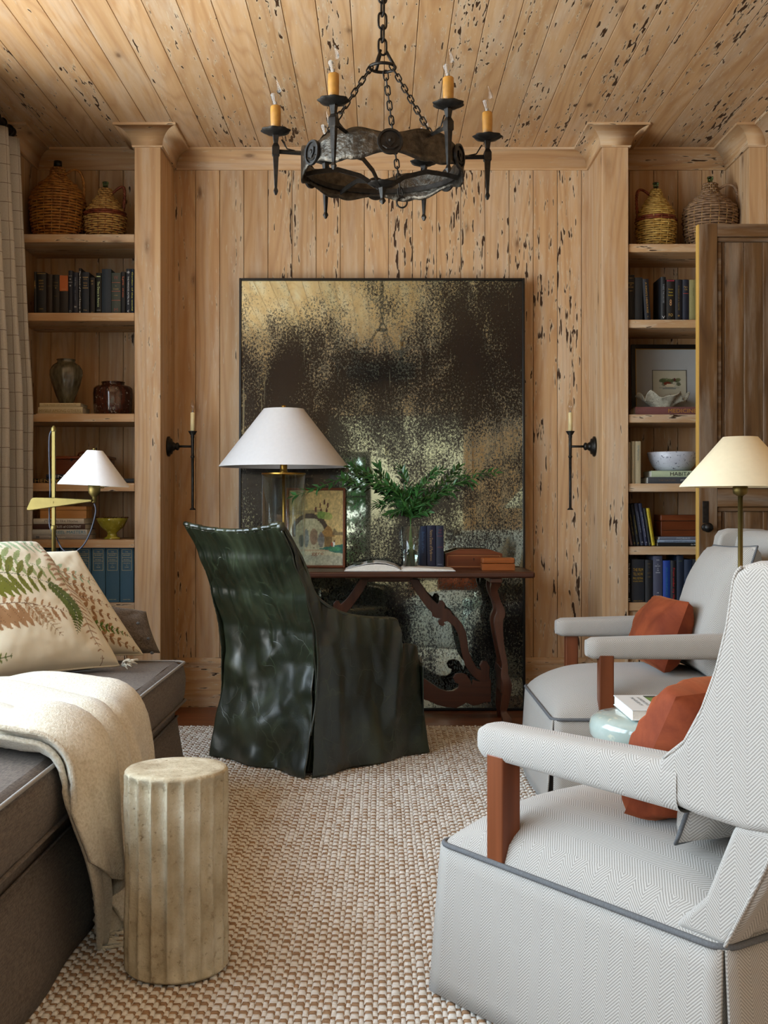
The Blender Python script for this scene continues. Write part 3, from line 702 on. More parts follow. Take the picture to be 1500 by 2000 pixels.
ub(255.8, 261.5, 525, zt, '15283c', 'thin navy book with yellow lettering beside the pillar', [('Garden of the world', .5, .85, .5, 'd9cf3c', True)], group=G1)
G2 = 'dark books on the upper right shelf'; zt = RT[1]
ub(1224.5, 1240, 537, zt, '111316', 'thick black book with gold title beside the right pillar', [('-x-', .93, .02, .6, go, False), ('MODERN', .82, .03, .75, go, False), ('ART', .78, .03, .3, go, False), ('HISTORY', .73, .03, .75, go, False), ('-x-', .65, .02, .6, go, False)], group=G2)
ub(1240.4, 1255.5, 542, zt, '1c2024', 'plain charcoal book second from the right pillar', group=G2)
ub(1260, 1272, 545, zt, '131722', 'leaning navy book titled A KINGS HERITAGE in gold', [("A KING'S HERITAGE", .55, .74, .3, 'a57f3c', True), ('of', .1, .03, .2, go, False)], group=G2, lean=-.06)
ub(1291, 1301, 541, zt, '14161b', 'black book with pale vertical title standing after the gap', [('THERE THE SAILORS', .62, .44, .32, sv, True), ('V', .08, .06, .6, wh, False)], group=G2)
ub(1302, 1318, 546, zt, '161311', 'black book with gold script and a small portrait', [('George', .76, .04, .6, 'b9a032', False), ('from', .69, .04, .5, 'b9a032', False), ('Hudson', .62, .04, .6, 'b9a032', False), ('8', .44, .15, .25, 'c39468', False), ('FO', .14, .07, .5, go, False)], group=G2, bands=[(.97, .03, .9, '8c2338')])
ub(1319, 1332.5, 546, zt, '16171f', 'dark book with faint gold title down the spine', [('IN SEARCH OF A THEATRE', .55, .6, .25, '77632f', True), ('o', .12, .04, .3, go, False)], group=G2)
ub(1333.5, 1346, 546, zt, '151b2c', 'navy book with a small gold title and red rule', [('Paris', .82, .04, .6, go, False), ('Cafe', .76, .04, .5, go, False)], group=G2, bands=[(.66, .012, .8, '9c3b2c')])
ub(1346.5, 1362, 546.5, zt, '8a8457', 'khaki book next to the open door', [('MINE EYES', .7, .2, .12, '5d5836', True)], group=G2)
# third left shelf
z_ = LT[2]; D3 = 5.95
z_ = fb(74, 161, 793.5, 808, z_, 'c9bd9f', 'cream book titled MYSELF AMONG OTHERS, bottom of the short stack', [('MYSELF AMONG OTHERS', .5, .93, .42, '9d8a58', True)], D=5.95, d=.16)
z_ = fb(77, 157, 785.5, 793.5, z_, 'cfc3a2', 'thin cream book under the grey brown vase', [('THE YEAR OF THE MIRROR', .5, .8, .42, 'a29060', True)], D=5.955, d=.155)
def vessel(name, prof, mat, loc, n=48, thick=.005, label='', cat='vase', fn=None, part='body', group=None):
    r = empty(name, loc, label=label, cat=cat, group=group)
    inner = [(max(a - thick, .001), b + (thick if i == 0 else 0)) for i, (a, b) in enumerate(prof)][::-1]
    mb = MB().lathe(prof + inner, n, cap=True, fn=fn); mk(part, mb, mat, r, smooth=True); return r
s3 = 5.99 / F
vessel('tall_jar', [(.030, 0), (.034, .003), (.052, .045), (.072, .10), (.084, .148), (.083, .172), (.068, .198), (.046, .212), (.043, .222), (.049, .226), (.047, .229)], M['ash_glaze'], (X(126, 6.0), 6.03, z_),
       label='grey brown glazed jar standing on two cream books', cat='jar', fn=lambda r, z, a: r * (1 + .012 * math.cos(8 * a)))
jr = vessel('lidded_jar', [(.088, 0), (.094, .01), (.098, .06), (.100, .11), (.097, .138), (.084, .150), (.058, .154), (.056, .166), (.061, .168), (.058, .172)], M['brown_glaze'], (X(219, 6.0), 6.02, LT[2]), label='squat dark brown glazed jar at the pillar end of the third shelf', cat='jar', fn=lambda r, z, a: r * (1 + .01 * math.cos(16 * a)))
mk('lid', MB().lathe([(.048, .160), (.048, .166), (.02, .168), (0, .168)], 24), M['brown_glaze'], jr, smooth=True)
# fourth left shelf
z_ = LT[3]
z_ = fb(62, 261, 934.5, 943.5, z_, '16161a', 'long black book titled HENRY in gold capitals lying flat', [('HENRY ESSAYS', .72, .5, .75, go, True)], D=5.92, d=.22)
z_ = fb(90, 205, 926.3, 934.2, z_, '14233c', 'navy book titled INDIA under the small red wooden box', [('INDIA', .62, .45, .65, wh, True)], D=5.93, d=.2)
bx = empty('wooden_casket', (X(102, 5.98), 5.98, z_), label='small red brown wooden casket with a carrying knob on its lid', cat='box')
mk('body', MB().box(0, .28, 0, .16, 0, .078), M['box_redX'], bx, bevel=.002); mk('lid', MB().box(-.008, .288, -.008, .168, .079, .094), M['box_redX'], bx, bevel=.004)
mk('clasp', MB().lathe([(0, 0), (.005, .002), (.006, .012), (0, .016)], 10).xf(Matrix.Translation((.10, -.010, .068))), M['iron'], bx)
mk('lid_handle', MB().tube([(.11, .08, .094), (.115, .08, .112), (.14, .08, .118), (.165, .08, .112), (.17, .08, .094)], .005, 8), M['box_redX'], bx, smooth=True)
# fifth left shelf
z_ = LT[4]
z_ = fb(63, 170, 1045.3, 1054, z_, '9a9ba2', 'grey paperback at the bottom of the stack under the brass arm', [('THE IBERIAN', .55, .3, .4, wh, True)], D=5.92, d=.19, group='stacked art books', bands=[(.9, .06, .5, '5c6270')])
z_ = fb(63, 170, 1034.5, 1045, z_, 'c5cbd0', 'pale book titled REEL MASTERS with a turquoise block', [('REEL MASTERS', .30, .55, .55, '3f8fb8', True)], D=5.92, d=.19, group='stacked art books', bands=[])
z_ = fb(64, 166, 1023.8, 1034.2, z_, '4a3230', 'dark maroon book titled TABLES OF CONTENT', [('TABLES of CONTENT', .35, .55, .45, wh, True)], D=5.92, d=.19, group='stacked art books')
z_ = fb(65, 164, 1013.2, 1023.6, z_, 'd9d9d6', 'white book titled Feels like Home, top of the stack', [('(*) Feels like Home', .45, .66, .6, '55575c', True)], D=5.92, d=.19, group='stacked art books')
pb = empty('pale_box', (X(78, 5.96), 5.96, z_), label='pale honey coloured wooden box on top of the stacked art books', cat='box')
mk('body', MB().box(0, .235, 0, .12, 0, .041), M['box_pale'], pb, bevel=.002); mk('lid', MB().box(-.001, .236, -.001, .121, .042, .062), M['box_pale'], pb, bevel=.003)
gb = vessel('footed_bowl', [(.040, 0), (.042, .006), (.026, .014), (.022, .030), (.030, .040), (.058, .062), (.074, .092), (.080, .108)], M['green_glaze'], (X(220, 6.0), 5.99, LT[4]), label='olive green glazed footed bowl with a notched rim', cat='bowl', thick=.006)
rim = MB()
for i in range(34):
    a = 2 * PI * i / 34; rim.add([(q[0] * .9 + math.cos(a) * .078, q[1] * .9 + math.sin(a) * .078, q[2] + .108) for q in [(.007 * math.cos(a), .007 * math.sin(a), 0), (-.006 * math.sin(a), .006 * math.cos(a), 0), (-.007 * math.cos(a), -.007 * math.sin(a), 0), (.006 * math.sin(a), -.006 * math.cos(a), 0), (0, 0, .006)]], [(0, 1, 4), (1, 2, 4), (2, 3, 4), (3, 0, 4)])
mk('notched_rim', rim, M['brown_glaze'], gb)
# sixth left shelf: encyclopaedia set
vols = ['volume one', 'second volume', 'third volume', 'fourth volume', 'fifth volume', 'last volume']
desc = ['blue encyclopaedia volume just right of the curtain, mostly behind the pillow', 'blue encyclopaedia volume behind the brass lamp pole', 'blue encyclopaedia volume third from the pillar pair, above the rear pillow tip',
        'blue encyclopaedia volume with its gold panel half above the pillow', 'blue encyclopaedia volume second from the pillar', 'blue encyclopaedia volume touching the pillar']
xs_ = [(68, 84), (86, 114), (118, 147), (150, 177.5), (178.6, 205.4), (206.4, 233.2), (234.3, 260.8)]
desc.insert(0, 'blue encyclopaedia volume at the far left of the set, by the curtain hem')
for i, (a, b) in enumerate(xs_):
    r = ub(a, b, 1067.5, LT[5], '31586f', desc[i], [('THE', .905, .016, .2, 'cfc08a', False), ('ENCYCLOPAEDIA', .872, .018, .62, 'cfc08a', False), ('BRITANNICA', .842, .018, .5, 'cfc08a', False), ('14th Edition', .765, .016, .45, 'cfc08a', False),
        ('VOLUME %d' % (i + 17), .70, .014, .5, 'cfc08a', False), ('TO', .665, .012, .12, 'cfc08a', False), ('VASE', .63, .014, .3, 'cfc08a', False), ('UNIVERSITY PRESS', .05, .012, .55, 'cfc08a', False)], D=5.925, d=.2, group='blue encyclopaedia set')
    w_ = (b - a) * 5.925 / F; h_ = Z(1067.5, 5.925) - LT[5]; mb = MB(); g = .0012
    x0, x1, z0, z1 = w_ * .14, w_ * .86, h_ * .57, h_ * .945
    mb.box(x0, x1, -.0018, .001, z1 - g, z1).box(x0, x1, -.0018, .001, z0, z0 + g).box(x0, x0 + g, -.0018, .001, z0, z1).box(x1 - g, x1, -.0018, .001, z0, z1)
    mb.box(x0, x1, -.0018, .001, h_ * .80, h_ * .80 + g).box(x0, x1, -.0018, .001, h_ * .735, h_ * .735 + g)
    mk('gilt_frame', mb, ink('cfc08a'), r)

# ---------------------------------------------------------------- right bookcase contents
pic = empty('framed_print', (X(1232, 6.13), 6.10, RT[2]), (-.05, 0, 0), label='black framed bird print with wide pale mat leaning on the right shelf', cat='picture')
pw, ph = .42, (Z(673, 6.13) - RT[2])
mk('frame', MB().box(0, .022, 0, .02, 0, ph).box(pw - .022, pw, 0, .02, 0, ph).box(.022, pw - .022, 0, .02, 0, .022).box(.022, pw - .022, 0, .02, ph - .022, ph), M['black'], pic, bevel=.002)
mk('gilt_slip', MB().box(.022, .025, .004, .01, .022, ph - .022).box(.022, pw - .022, .004, .01, ph - .025, ph - .022), M['brass'], pic)
mk('mat', MB().box(.022, pw - .022, .010, .014, .022, ph - .022), plain('mat_board', '9fa2a3', .8, bump=0, var=.02), pic)
ix0, ix1, iz1, iz0 = X(1273, 6.13) - X(1232, 6.13), X(1340, 6.13) - X(1232, 6.13), ph - .133, ph - .30
mk('inner_border', MB().box(ix0, ix0 + .0025, .008, .011, iz0, iz1).box(ix1 - .0025, ix1, .008, .011, iz0, iz1).box(ix0, ix1, .008, .011, iz1 - .0025, iz1), M['black'], pic)

class Raster:
    def __init__(s, w_, h_, bgc): s.w, s.h = w_, h_; s.a = np.zeros((h_, w_, 3)); s.a[:] = lin(bgc); s.yy, s.xx = np.mgrid[0:h_, 0:w_]; s.xx = (s.xx + .5) / w_; s.yy = 1 - (s.yy + .5) / h_
    def put(s, m, c, al=1.0):
        c = np.array(lin(c)); s.a[m] = s.a[m] * (1 - al) + c * al
    def poly(s, pts, c, al=1.0):
        m = np.zeros(s.xx.shape, bool); n = len(pts)
        xs = [p[0] for p in pts]; ys = [p[1] for p in pts]
        for i in range(n):
            x0, y0 = pts[i]; x1, y1 = pts[(i + 1) % n]
            if y0 == y1: continue
            cnd = ((y0 <= s.yy) != (y1 <= s.yy)) & (s.xx < (x1 - x0) * (s.yy - y0) / (y1 - y0) + x0); m ^= cnd
        s.put(m, c, al)
    def ell(s, cx, cy, rx, ry, c, al=1.0, ang=0):
        dx, dy = s.xx - cx, s.yy - cy; ca, sa = math.cos(ang), math.sin(ang)
        s.put(((dx * ca + dy * sa) / rx) ** 2 + ((-dx * sa + dy * ca) / ry) ** 2 < 1, c, al)
    def noise(s, amt, sc, seed=0):
        r = np.random.RandomState(seed); g = r.rand(sc, sc); iy = (s.yy * (sc - 1.001)); ix = (s.xx * (sc - 1.001)); y0 = iy.astype(int); x0 = ix.astype(int); fy = iy - y0; fx = ix - x0
        v = g[y0, x0] * (1 - fx) * (1 - fy) + g[y0, x0 + 1] * fx * (1 - fy) + g[y0 + 1, x0] * (1 - fx) * fy + g[y0 + 1, x0 + 1] * fx * fy
        s.a *= (1 + (v - .5)[..., None] * amt)
    def sample(s, u, v):
        x = min(s.w - 1, max(0, int(u * s.w))); y = min(s.h - 1, max(0, int((1 - v) * s.h))); return s.a[y, x]
def paint_verts(me, cols):
    at = me.color_attributes.new('Col', 'FLOAT_COLOR', 'POINT'); fl_ = np.ones((len(cols), 4)); fl_[:, :3] = np.clip(np.array(cols), 0, 1); at.data.foreach_set('color', fl_.ravel())
def painted_panel(name, x0, x1, z0, z1, y, ras, mat, parent):
    nx, nz = ras.w, ras.h
    mb = MB().grid(lambda u, v: (x0 + (x1 - x0) * u, y, z0 + (z1 - z0) * v), nx, nz)
    me = mesh(name, mb, mat); paint_verts(me, [ras.sample(i / nx, j / nz) for j in range(nz + 1) for i in range(nx + 1)]); return mk(name, me, None, parent)
ra = Raster(66, 60, 'b4b09c'); ra.noise(.08, 8)
for i in range(26):
    rr_ = random.Random(i); ra.ell(.5 + rr_.uniform(-.3, .3), .62 + rr_.uniform(-.07, .09), .07, .05, ['3c4a2c', '56643c', '2c3a24', '6b6a44'][i % 4], .7)
ra.ell(.45, .58, .12, .05, '6e2e1c'); ra.ell(.52, .52, .14, .05, 'cfc4a6'); ra.ell(.66, .70, .03, .05, '5a1f22'); ra.ell(.5, .44, .3, .02, '4c5a62', .6)
painted_panel('bird_picture', ix0 + .002, ix1 - .002, iz0, iz1 - .002, .0095, ra, M['paint'], pic)
z_ = RT[2]; z_ = fb(1241, 1372, 794, 809.5, z_, '6e4340', 'dull red book titled MEDICINE under the coral bowl', [('MEDICINE', .30, .42, .5, 'ad7b30', True)], D=5.92, d=.14)
def coral(u, v):
    a = 2 * PI * u; r = .05 + (.125 - .05) * v; ruf = (v ** 1.5) * (.016 * math.cos(6 * a) + .010 * math.cos(9 * a + 1)); z = .003 + .058 * v ** .8 + ruf
    r += v * .012 * math.cos(6 * a + .8); q = .0035 * mnoise.noise(Vector((r * math.cos(a), r * math.sin(a), z)) * 70); return ((r + q) * math.cos(a), (r + q) * math.sin(a) * .62, z + q)
cbw = empty('coral_bowl', (X(1294, 6.0), 6.0, z_), label='rough grey ruffled coral bowl in front of the framed print', cat='bowl')
cb = MB().grid(coral, 96, 22, closeu=True); cb.lathe([(0, 0), (.05, 0), (.052, .004)], 32, fn=lambda r, z, a: r * (1 if True else 1)); cb.v = [(x, y, z) for x, y, z in cb.v]
mk('bowl_wall', cb, M['coral'], cbw, smooth=True, solid=.006)
z_ = RT[3]
GW = 'pale books beside the speckled bowl'
ub(1224.5, 1232.5, 864, z_, 'b6ad98', 'pale grey white book touching the right pillar on the fourth shelf', [('DIARY OF', .58, .1, .5, '7f7a6c', True), ('1922', .3, .1, .5, '7f7a6c', True)], group=GW)
ub(1234, 1240.5, 862, z_, 'd6d0b4', 'slim cream book in the middle of three pale ones', group=GW)
ub(1240.8, 1252, 862, z_, 'c8bf9f', 'cream book with blue title nearest the speckled bowl', [('Ed Murrow Day', .72, .35, .4, '6d8ea0', True)], group=GW)
z_ = fb(1266, 1380, 931.7, 944.5, z_, '43464a', 'charcoal book under the HABITAT book', [('JEFFREY DUNGAN', .28, .34, .3, 'c6c6c2', True), ('THE NATURE', .68, .3, .3, '6b5a4a', True)], D=5.92, d=.2)
z_ = fb(1273, 1385, 919.5, 931.5, z_, 'b9c6a4', 'pale green book titled HABITAT under the speckled bowl', [('HABITAT', .47, .42, .6, '1d2020', True), ('(*)', .13, .12, .5, '4f5a50', True)], D=5.92, d=.2)
vessel('speckled_bowl', [(.05, 0), (.085, .006), (.105, .028), (.120, .06), (.130, .096), (.128, .098)], M['speckled'], (X(1314, 6.05), 6.05, z_), label='white stoneware bowl with dark speckles', cat='bowl', thick=.006)
z_ = RT[4]; GL = 'leaning paperbacks'
lean = -.155
for (xb0, xb1, ht, col, lab, tx) in [
    (1231, 1236, 84, '81707c', 'dusty pink slim book leaning at the pillar end', [('The Bestseller Stories', .6, .5, .3, 'c4b4bc', True)]),
    (1237, 1243, 81, '14171c', 'black leaning book with a gold title, second from the pillar end', [('HOW TO GET SET', .5, .5, .3, '8a7b30', True), ('A', .06, .03, .4, 'b9a83a', False)]),
    (1244, 1250.5, 81, '10161e', 'black leaning book with gold top line and gold title', [('FOUNTAIN PEN', .5, .45, .3, '9a8b38', True), ('A', .06, .03, .4, 'b9a83a', False)]),
    (1251.5, 1259, 83, '1a2038', 'navy leaning book with small white lettering, left of its twin', [('COMPLETE POEMS', .55, .5, .2, '99a0b8', True), ('n', .07, .03, .3, 'b8bccb', False)]),
    (1260, 1266.5, 83, '1b2140', 'navy leaning book with white lettering, right of its twin', [('ON WRITING BETTER', .5, .6, .25, 'a9aec4', True), ('n', .07, .03, .3, 'b8bccb', False)]),
    (1267.5, 1273, 74, '15171a', 'shorter black book leaning beside the yellow one', [('FAREWELL', .6, .3, .3, '6f6a48', True), ('A', .06, .03, .4, 'b9a83a', False)]),
    (1273.6, 1280, 73.5, 'c0a818', 'bright yellow paperback leaning at the end of the row', [('THE ART OF DRAMATIC WRITING', .5, .8, .35, '6e5f10', True)])]:
    w_ = (xb1 - xb0) * 5.93 / F; book((X(xb0, 5.93), 5.93, z_ + .001 + w_ * math.sin(-lean) * 1.0), w_, ht * 5.93 / F, .15, col, lab, tx, (0, lean, 0), GL)
z_ = fb(1285, 1392, 1060.5, 1067.5, z_, '0f1113', 'black magazine lying at the bottom of the small stack', [('On Walter Turner', .27, .26, .4, wh, True)], D=5.92, d=.2, group='magazines under the carved box')
z_ = fb(1286, 1392, 1055.3, 1060.3, z_, '93a3ba', 'pale blue magazine with dark lettering, middle of the small stack', [('SCOTT GRAHAM Adventures in the Music', .5, .78, .45, '1f2a3c', True)], D=5.922, d=.2, group='magazines under the carved box')
z_ = fb(1288, 1392, 1049, 1055.1, z_, '6c7280', 'grey magazine with red end directly under the carved box', [('MORRIS', .55, .25, .6, 'b3b7bd', True), ('The History of', .3, .2, .35, '9c3c3c', True)], D=5.924, d=.2, group='magazines under the carved box')
cvb = empty('carved_box', (X(1291, 5.97), 5.97, z_), label='carved orange brown wooden box on the small stack of magazines', cat='box')
mk('body', MB().box(0, .24, 0, .15, 0, .078), M['box_redX'], cvb, bevel=.003); mk('lid', MB().box(-.003, .243, -.003, .153, .079, .110), M['box_redX'], cvb, bevel=.005)
cz = MB()
for i in range(30):
    for zz_ in (.03, .078): cz.tube([(.004 + i * .008, -.002, zz_), (.008 + i * .008, -.003, zz_ + .004), (.012 + i * .008, -.002, zz_)], .0012, 4)
mk('carved_band', cz, M['dark_woodX'], cvb)
z_ = RT[5]; G6 = 'large books on the bottom right shelf'
ub(1225.5, 1232.5, 1093, z_, '0d0f12', 'narrow black book with white vertical title at the pillar', [('The Book 2', .78, .28, .4, wh, True), ('James Hogan', .4, .34, .3, wh, True), ('=', .06, .05, .6, wh, False)], group=G6, D=5.92)
ub(1233.5, 1259, 1093, z_, '1f242c', 'wide black book titled THE FILM TILL NOW in gold', [('THE FILM', .76, .07, .76, 'b58f2e', False), ('TILL NOW', .66, .07, .76, 'b58f2e', False), ('PAUL ROTHA', .56, .055, .78, 'b58f2e', False), ('RICHARD GRIFFITH', .49, .03, .76, 'b58f2e', False), ('SPRING  BOOKS', .03, .02, .7, 'b58f2e', False)], group=G6, D=5.92)
ub(1260.5, 1275, 1094, z_, '191a1d', 'black brown book with dim gold title beside the film book', [('-x-', .91, .02, .6, '75602f', False), ('THE', .83, .03, .3, '5f4d28', False), ('KEY', .69, .04, .45, '5f4d28', False), ('-x-', .6, .02, .6, '75602f', False)], group=G6, D=5.92)
ub(1276, 1294, 1086, z_, '474a5e', 'tall grey violet book with white centred title', [('TORRE', .91, .02, .35, wh, False), ('A', .82, .02, .1, wh, False), ('HISTORY', .78, .02, .6, wh, False), ('OF', .73, .02, .15, wh, False), ('THE', .69, .02, .25, wh, False), ('CINEMA', .64, .025, .5, wh, False), ('M', .2, .03, .2, wh, False), ('PRESS', .14, .02, .35, wh, False)], group=G6, D=5.92)
ub(1295.3, 1309.5, 1095, z_, '1b3f96', 'bright blue book with BELOVED INFIDEL in green', [('BELOVED', .65, .36, .22, '2b7a8c', True), ('INFIDEL', .3, .3, .25, '2b7a8c', True)], group=G6, D=5.92)
ub(1310, 1321, 1095, z_, '15171c', 'black book with red lettering From under my Hat', [('From under my Hat', .43, .78, .5, 'c22a2c', True)], group=G6, D=5.92)
ub(1322, 1335.5, 1085, z_, '182438', 'tall navy book right of the red lettered one', [('LASKY', .88, .03, .6, '5f6a4a', False)], group=G6, D=5.92)
ub(1336.5, 1352, 1093, z_, '1d2c44', 'steel blue book disappearing behind the armchair pillow', group=G6, D=5.92)
ub(1353, 1375, 1093, z_, '20242c', 'dark book farthest right on the bottom shelf behind the chair', group=G6, D=5.92)
ub(1312, 1318, 1083.5, z_, 'b5a01c', 'yellow book showing above the row from behind', group=G6, D=6.11, d=.12)

# ---------------------------------------------------------------- wicker demijohns
def rprof(prof, z):
    for (z0, r0), (z1, r1) in zip(prof, prof[1:]):
        if z <= z1:
            t_ = (z - z0) / (z1 - z0); t_ = t_ * t_ * (3 - 2 * t_) * .4 + t_ * .6; return r0 + (r1 - r0) * t_
    return prof[-1][1]
def demijohn(loc, prof, rows, stakes, mat, stakemat, label, band=None, bandmat=None, handle=1, topmat=None, cap=None, dark='2a1a0e', neck=.013):
    r = empty('wicker_demijohn', loc, label=label, cat='bottle', group='wicker covered bottles'); hh = prof[-1][0]; rr_ = random.Random(rows)
    mk('bottle', MB().lathe([(rprof(prof, hh * k / 24) - .004, hh * k / 24 + .001) for k in range(25)] + [(neck, hh), (neck, hh + .025), (neck + .003, hh + .026), (neck + .003, hh + .034), (neck - .004, hh + .034), (0, hh + .03)], 28), M['bottle'] if topmat is None else topmat, r, smooth=True)
    under = plain('wicker_shadow_' + dark, dark, .8, bump=0); mk('gap_shade', MB().lathe([(rprof(prof, hh * k / 24) - .0015, hh * k / 24) for k in range(25)], 40), under, r, smooth=True)  # dark shell stands in for the shade between the strands
    seg = stakes * 4
    wv, bd = MB(), MB()
    for j in range(rows):
        z = hh * (j + .5) / rows; base = rprof(prof, z); pr = hh / rows * .46
        inb = band and band[0] < z < band[1]
        pts = []
        for k in range(seg):
            a = 2 * PI * k / seg; s_ = math.cos(a * stakes / 2 + PI * j); q = base + .0014 + .0034 * s_ + rr_.uniform(-.0006, .0006)
            pts.append((q * math.cos(a), q * math.sin(a), z + rr_.uniform(-.0007, .0007)))
        (bd if inb else wv).tube(pts, pr * (1.15 if inb else 1), 5, closed=True)
    mk('woven_strands', wv, mat, r, smooth=True, kind='stuff')
    if band: mk('woven_band', bd, bandmat, r, smooth=True)
    sk = MB()
    for k in range(stakes):
        a = 2 * PI * (k + .0) / stakes
        sk.tube([((rprof(prof, hh * q / 20) + .0022) * math.cos(a + .12 * q / 20), (rprof(prof, hh * q / 20) + .0022) * math.sin(a + .12 * q / 20), hh * q / 20) for q in range(21)], .0024, 5)
    mk('stakes', sk, stakemat, r, smooth=True, kind='stuff')
    # handle: two strands twisted together
    zt_, zb_ = hh * .90, hh * (.58 if handle > 0 else .55); ra_, rb_ = rprof(prof, zt_), rprof(prof, zb_)
    P0, P3 = Vector((handle * ra_, 0, zt_)), Vector((handle * rb_, 0, zb_)); P1 = P0 + Vector((handle * .075, -.02, .06)); P2 = P3 + Vector((handle * .02, -.03, .13))
    hd = MB(); N = 48
    for ph in (0, PI):
        pts = []
        for q in range(N + 1):
            t_ = q / N; p = P0 * (1 - t_) ** 3 + P1 * 3 * t_ * (1 - t_) ** 2 + P2 * 3 * t_ * t_ * (1 - t_) + P3 * t_ ** 3
            pts.append(p + Vector((.0035 * math.cos(ph + t_ * 50), .0035 * math.sin(ph + t_ * 50), 0)))
        hd.tube(pts, .0055, 6)
    mk('handle', hd, bandmat or mat, r, smooth=True)
    if cap: mk('stopper', MB().lathe([(neck + .004, hh + .005), (neck + .004, hh + .034), (0, hh + .036)], 20), cap, r, smooth=True)
    return r
k_ = 6.08 / F
demijohn((X(113, 6.08), 6.08, LT[0]), [(0, .112), (.09, .130), (.20, .137), (.245, .128), (.29, .095), (.325, .050), (.35, .034), (.385, .029)], 27, 20, M['wick1'], M['wick2'], 'big brown wicker covered bottle with dark stopper, by the curtain', handle=1, cap=M['iron'], topmat=M['bottle'], neck=.017)
demijohn((X(206, 6.07), 6.07, LT[0]), [(0, .084), (.06, .099), (.125, .104), (.145, .100), (.20, .068), (.235, .036), (.275, .025)], 24, 18, M['wick2'], M['wickr'], 'small tan wicker covered bottle with a red brown waist band, left bookcase', band=(.125, .148), bandmat=M['wickr'], handle=1)
demijohn((X(1281, 6.07), 6.07, RT[0]), [(0, .083), (.08, .097), (.155, .100), (.20, .088), (.25, .055), (.285, .030), (.32, .020)], 28, 16, M['wick3'], M['wick3'], 'honey wicker covered bottle with dark waist band and left side handle', band=(.145, .172), bandmat=M['wickr'], handle=-1)
demijohn((X(1387, 6.09), 6.09, RT[0]), [(0, .105), (.09, .128), (.19, .136), (.225, .128), (.27, .085), (.30, .045), (.325, .034), (.355, .030)], 26, 20, M['wick4'], M['wick2'], 'grey brown wicker covered bottle with green glass neck, partly behind the door', handle=1)

# ---------------------------------------------------------------- candle sconces on the pillars
def sconce(s, label):
    yy = 6.08; r = empty('wall_sconce', (s * PX0, yy, Z(872, yy)), (0, 0, 0 if s < 0 else PI), label=label, cat='wall lamp', group='pair of iron candle sconces')
    L = .128
    mk('backplate', MB().lathe([(.052, 0), (.052, .010), (.042, .014), (.040, .022), (.026, .026), (.016, .040), (.020, .046), (.020, .054), (.010, .060)], 28).xf(Matrix.Rotation(PI / 2, 4, 'Y')), M['iron'], r, smooth=True)
    mk('arm', MB().tube([(.055, 0, 0), (L, 0, 0)], .006, 8), M['iron'], r, smooth=True)
    zt_, zb_ = Z(842, yy) - Z(872, yy), Z(996, yy) - Z(872, yy)
    mk('stem', MB().lathe([(.016, zb_), (.015, zb_ + .004), (.007, zb_ + .012), (.0075, -.06), (.0105, -.056), (.0105, -.05), (.0075, -.046), (.0085, .02), (.0085, zt_ - .035), (.011, zt_ - .03), (.009, zt_ - .024), (.022, zt_ - .004), (.023, zt_)], 16, cx=L), M['iron'], r, smooth=True)
    mk('candle', MB().lathe([(.011, zt_), (.011, zt_ + .094), (.009, zt_ + .096)], 16, cx=L), M['candle'], r, smooth=True)
    bulb(r, (L, 0, zt_ + .096), .8)
def bulb(parent, at, s=1.0):
    pr = [(.008, 0), (.009, .008), (.0165, .026), (.0185, .038), (.0165, .052), (.010, .066), (.0045, .078), (.001, .082)]
    mk('bulb', MB().lathe([(a * s, b * s) for a, b in pr], 20, at[0], at[1], at[2], cap=False), M['bulb'], parent, smooth=True)
    mk('filament', MB().tube([(at[0] - .003 * s, at[1], at[2] + .01 * s), (at[0] - .004 * s, at[1], at[2] + .03 * s), (at[0], at[1], at[2] + .036 * s), (at[0] + .004 * s, at[1], at[2] + .03 * s), (at[0] + .003 * s, at[1], at[2] + .01 * s)], .0005 * s, 4)
       .lathe([(.005 * s, 0), (.003 * s, .012 * s)], 8, at[0], at[1], at[2]), M['seam'], parent)
sconce(-1, 'black iron candle sconce on the inner side of the left pillar'); sconce(1, 'black iron candle sconce on the inner side of the right pillar')

# ---------------------------------------------------------------- chandelier
CD = 3.68; ch = empty('chandelier', (X(747, CD), CD, 0), label='round wrought iron chandelier with six amber candles and medallions', cat='chandelier')
Rr = .252; zb = 2.128
def band(u, v):
    a = 2 * PI * u; ph = (a - math.radians(5)) * 6; near = (1 + math.cos(ph)) / 2       # 1 at the candle arms, 0 at the medallions
    lobe = abs(math.sin(ph)) ** .7
    half = .028 + .013 * near + .012 * lobe * near
    return (Rr * math.cos(a), Rr * math.sin(a), zb + (v * 2 - 1) * half)
mk('hammered_band', MB().grid(band, 192, 6, closeu=True), M['ironb'], ch, smooth=True, solid=.005)
mk('lower_hoop', MB().tube([(Rr * .955 * math.cos(2 * PI * i / 96), Rr * .965 * math.sin(2 * PI * i / 96), zb - .012) for i in range(96)], .011, 4, closed=True, up=(0, 0, 1), sq=.35), M['iron'], ch, bevel=.001, seg=1)
mp_ = MB().lathe([(0, .004), (.030, .003), (.031, .008), (.037, .008), (.038, .003), (.038, 0)], 36)
shield = [(-.014, .014), (0, .019), (.014, .014), (.013, -.002), (0, -.017), (-.013, -.002)]
mp_.prism(shield, 'z', .002, .008); mp_.tube([(-.022, -.012, .004), (-.010, -.020, .006), (.010, -.020, .006), (.022, -.012, .004)], .0035, 6)
mp_.lathe([(.006, .006), (.006, .010), (0, .013)], 12, 0, .003)
med = mesh('medallion', mp_, M['iron'])
for k in range(6):
    a = math.radians(35 + 60 * k)
    mk('medallion', med, None, ch, (math.cos(a) * (Rr + .002), math.sin(a) * (Rr + .002), zb), (PI / 2, 0, a + PI / 2))
zc = 2.222
spike = [(.004, -.190), (.010, -.178), (.006, -.168), (.0125, -.070), (.0165, -.066), (.0165, -.042), (.009, -.030), (.0135, -.006), (.012, 0)]
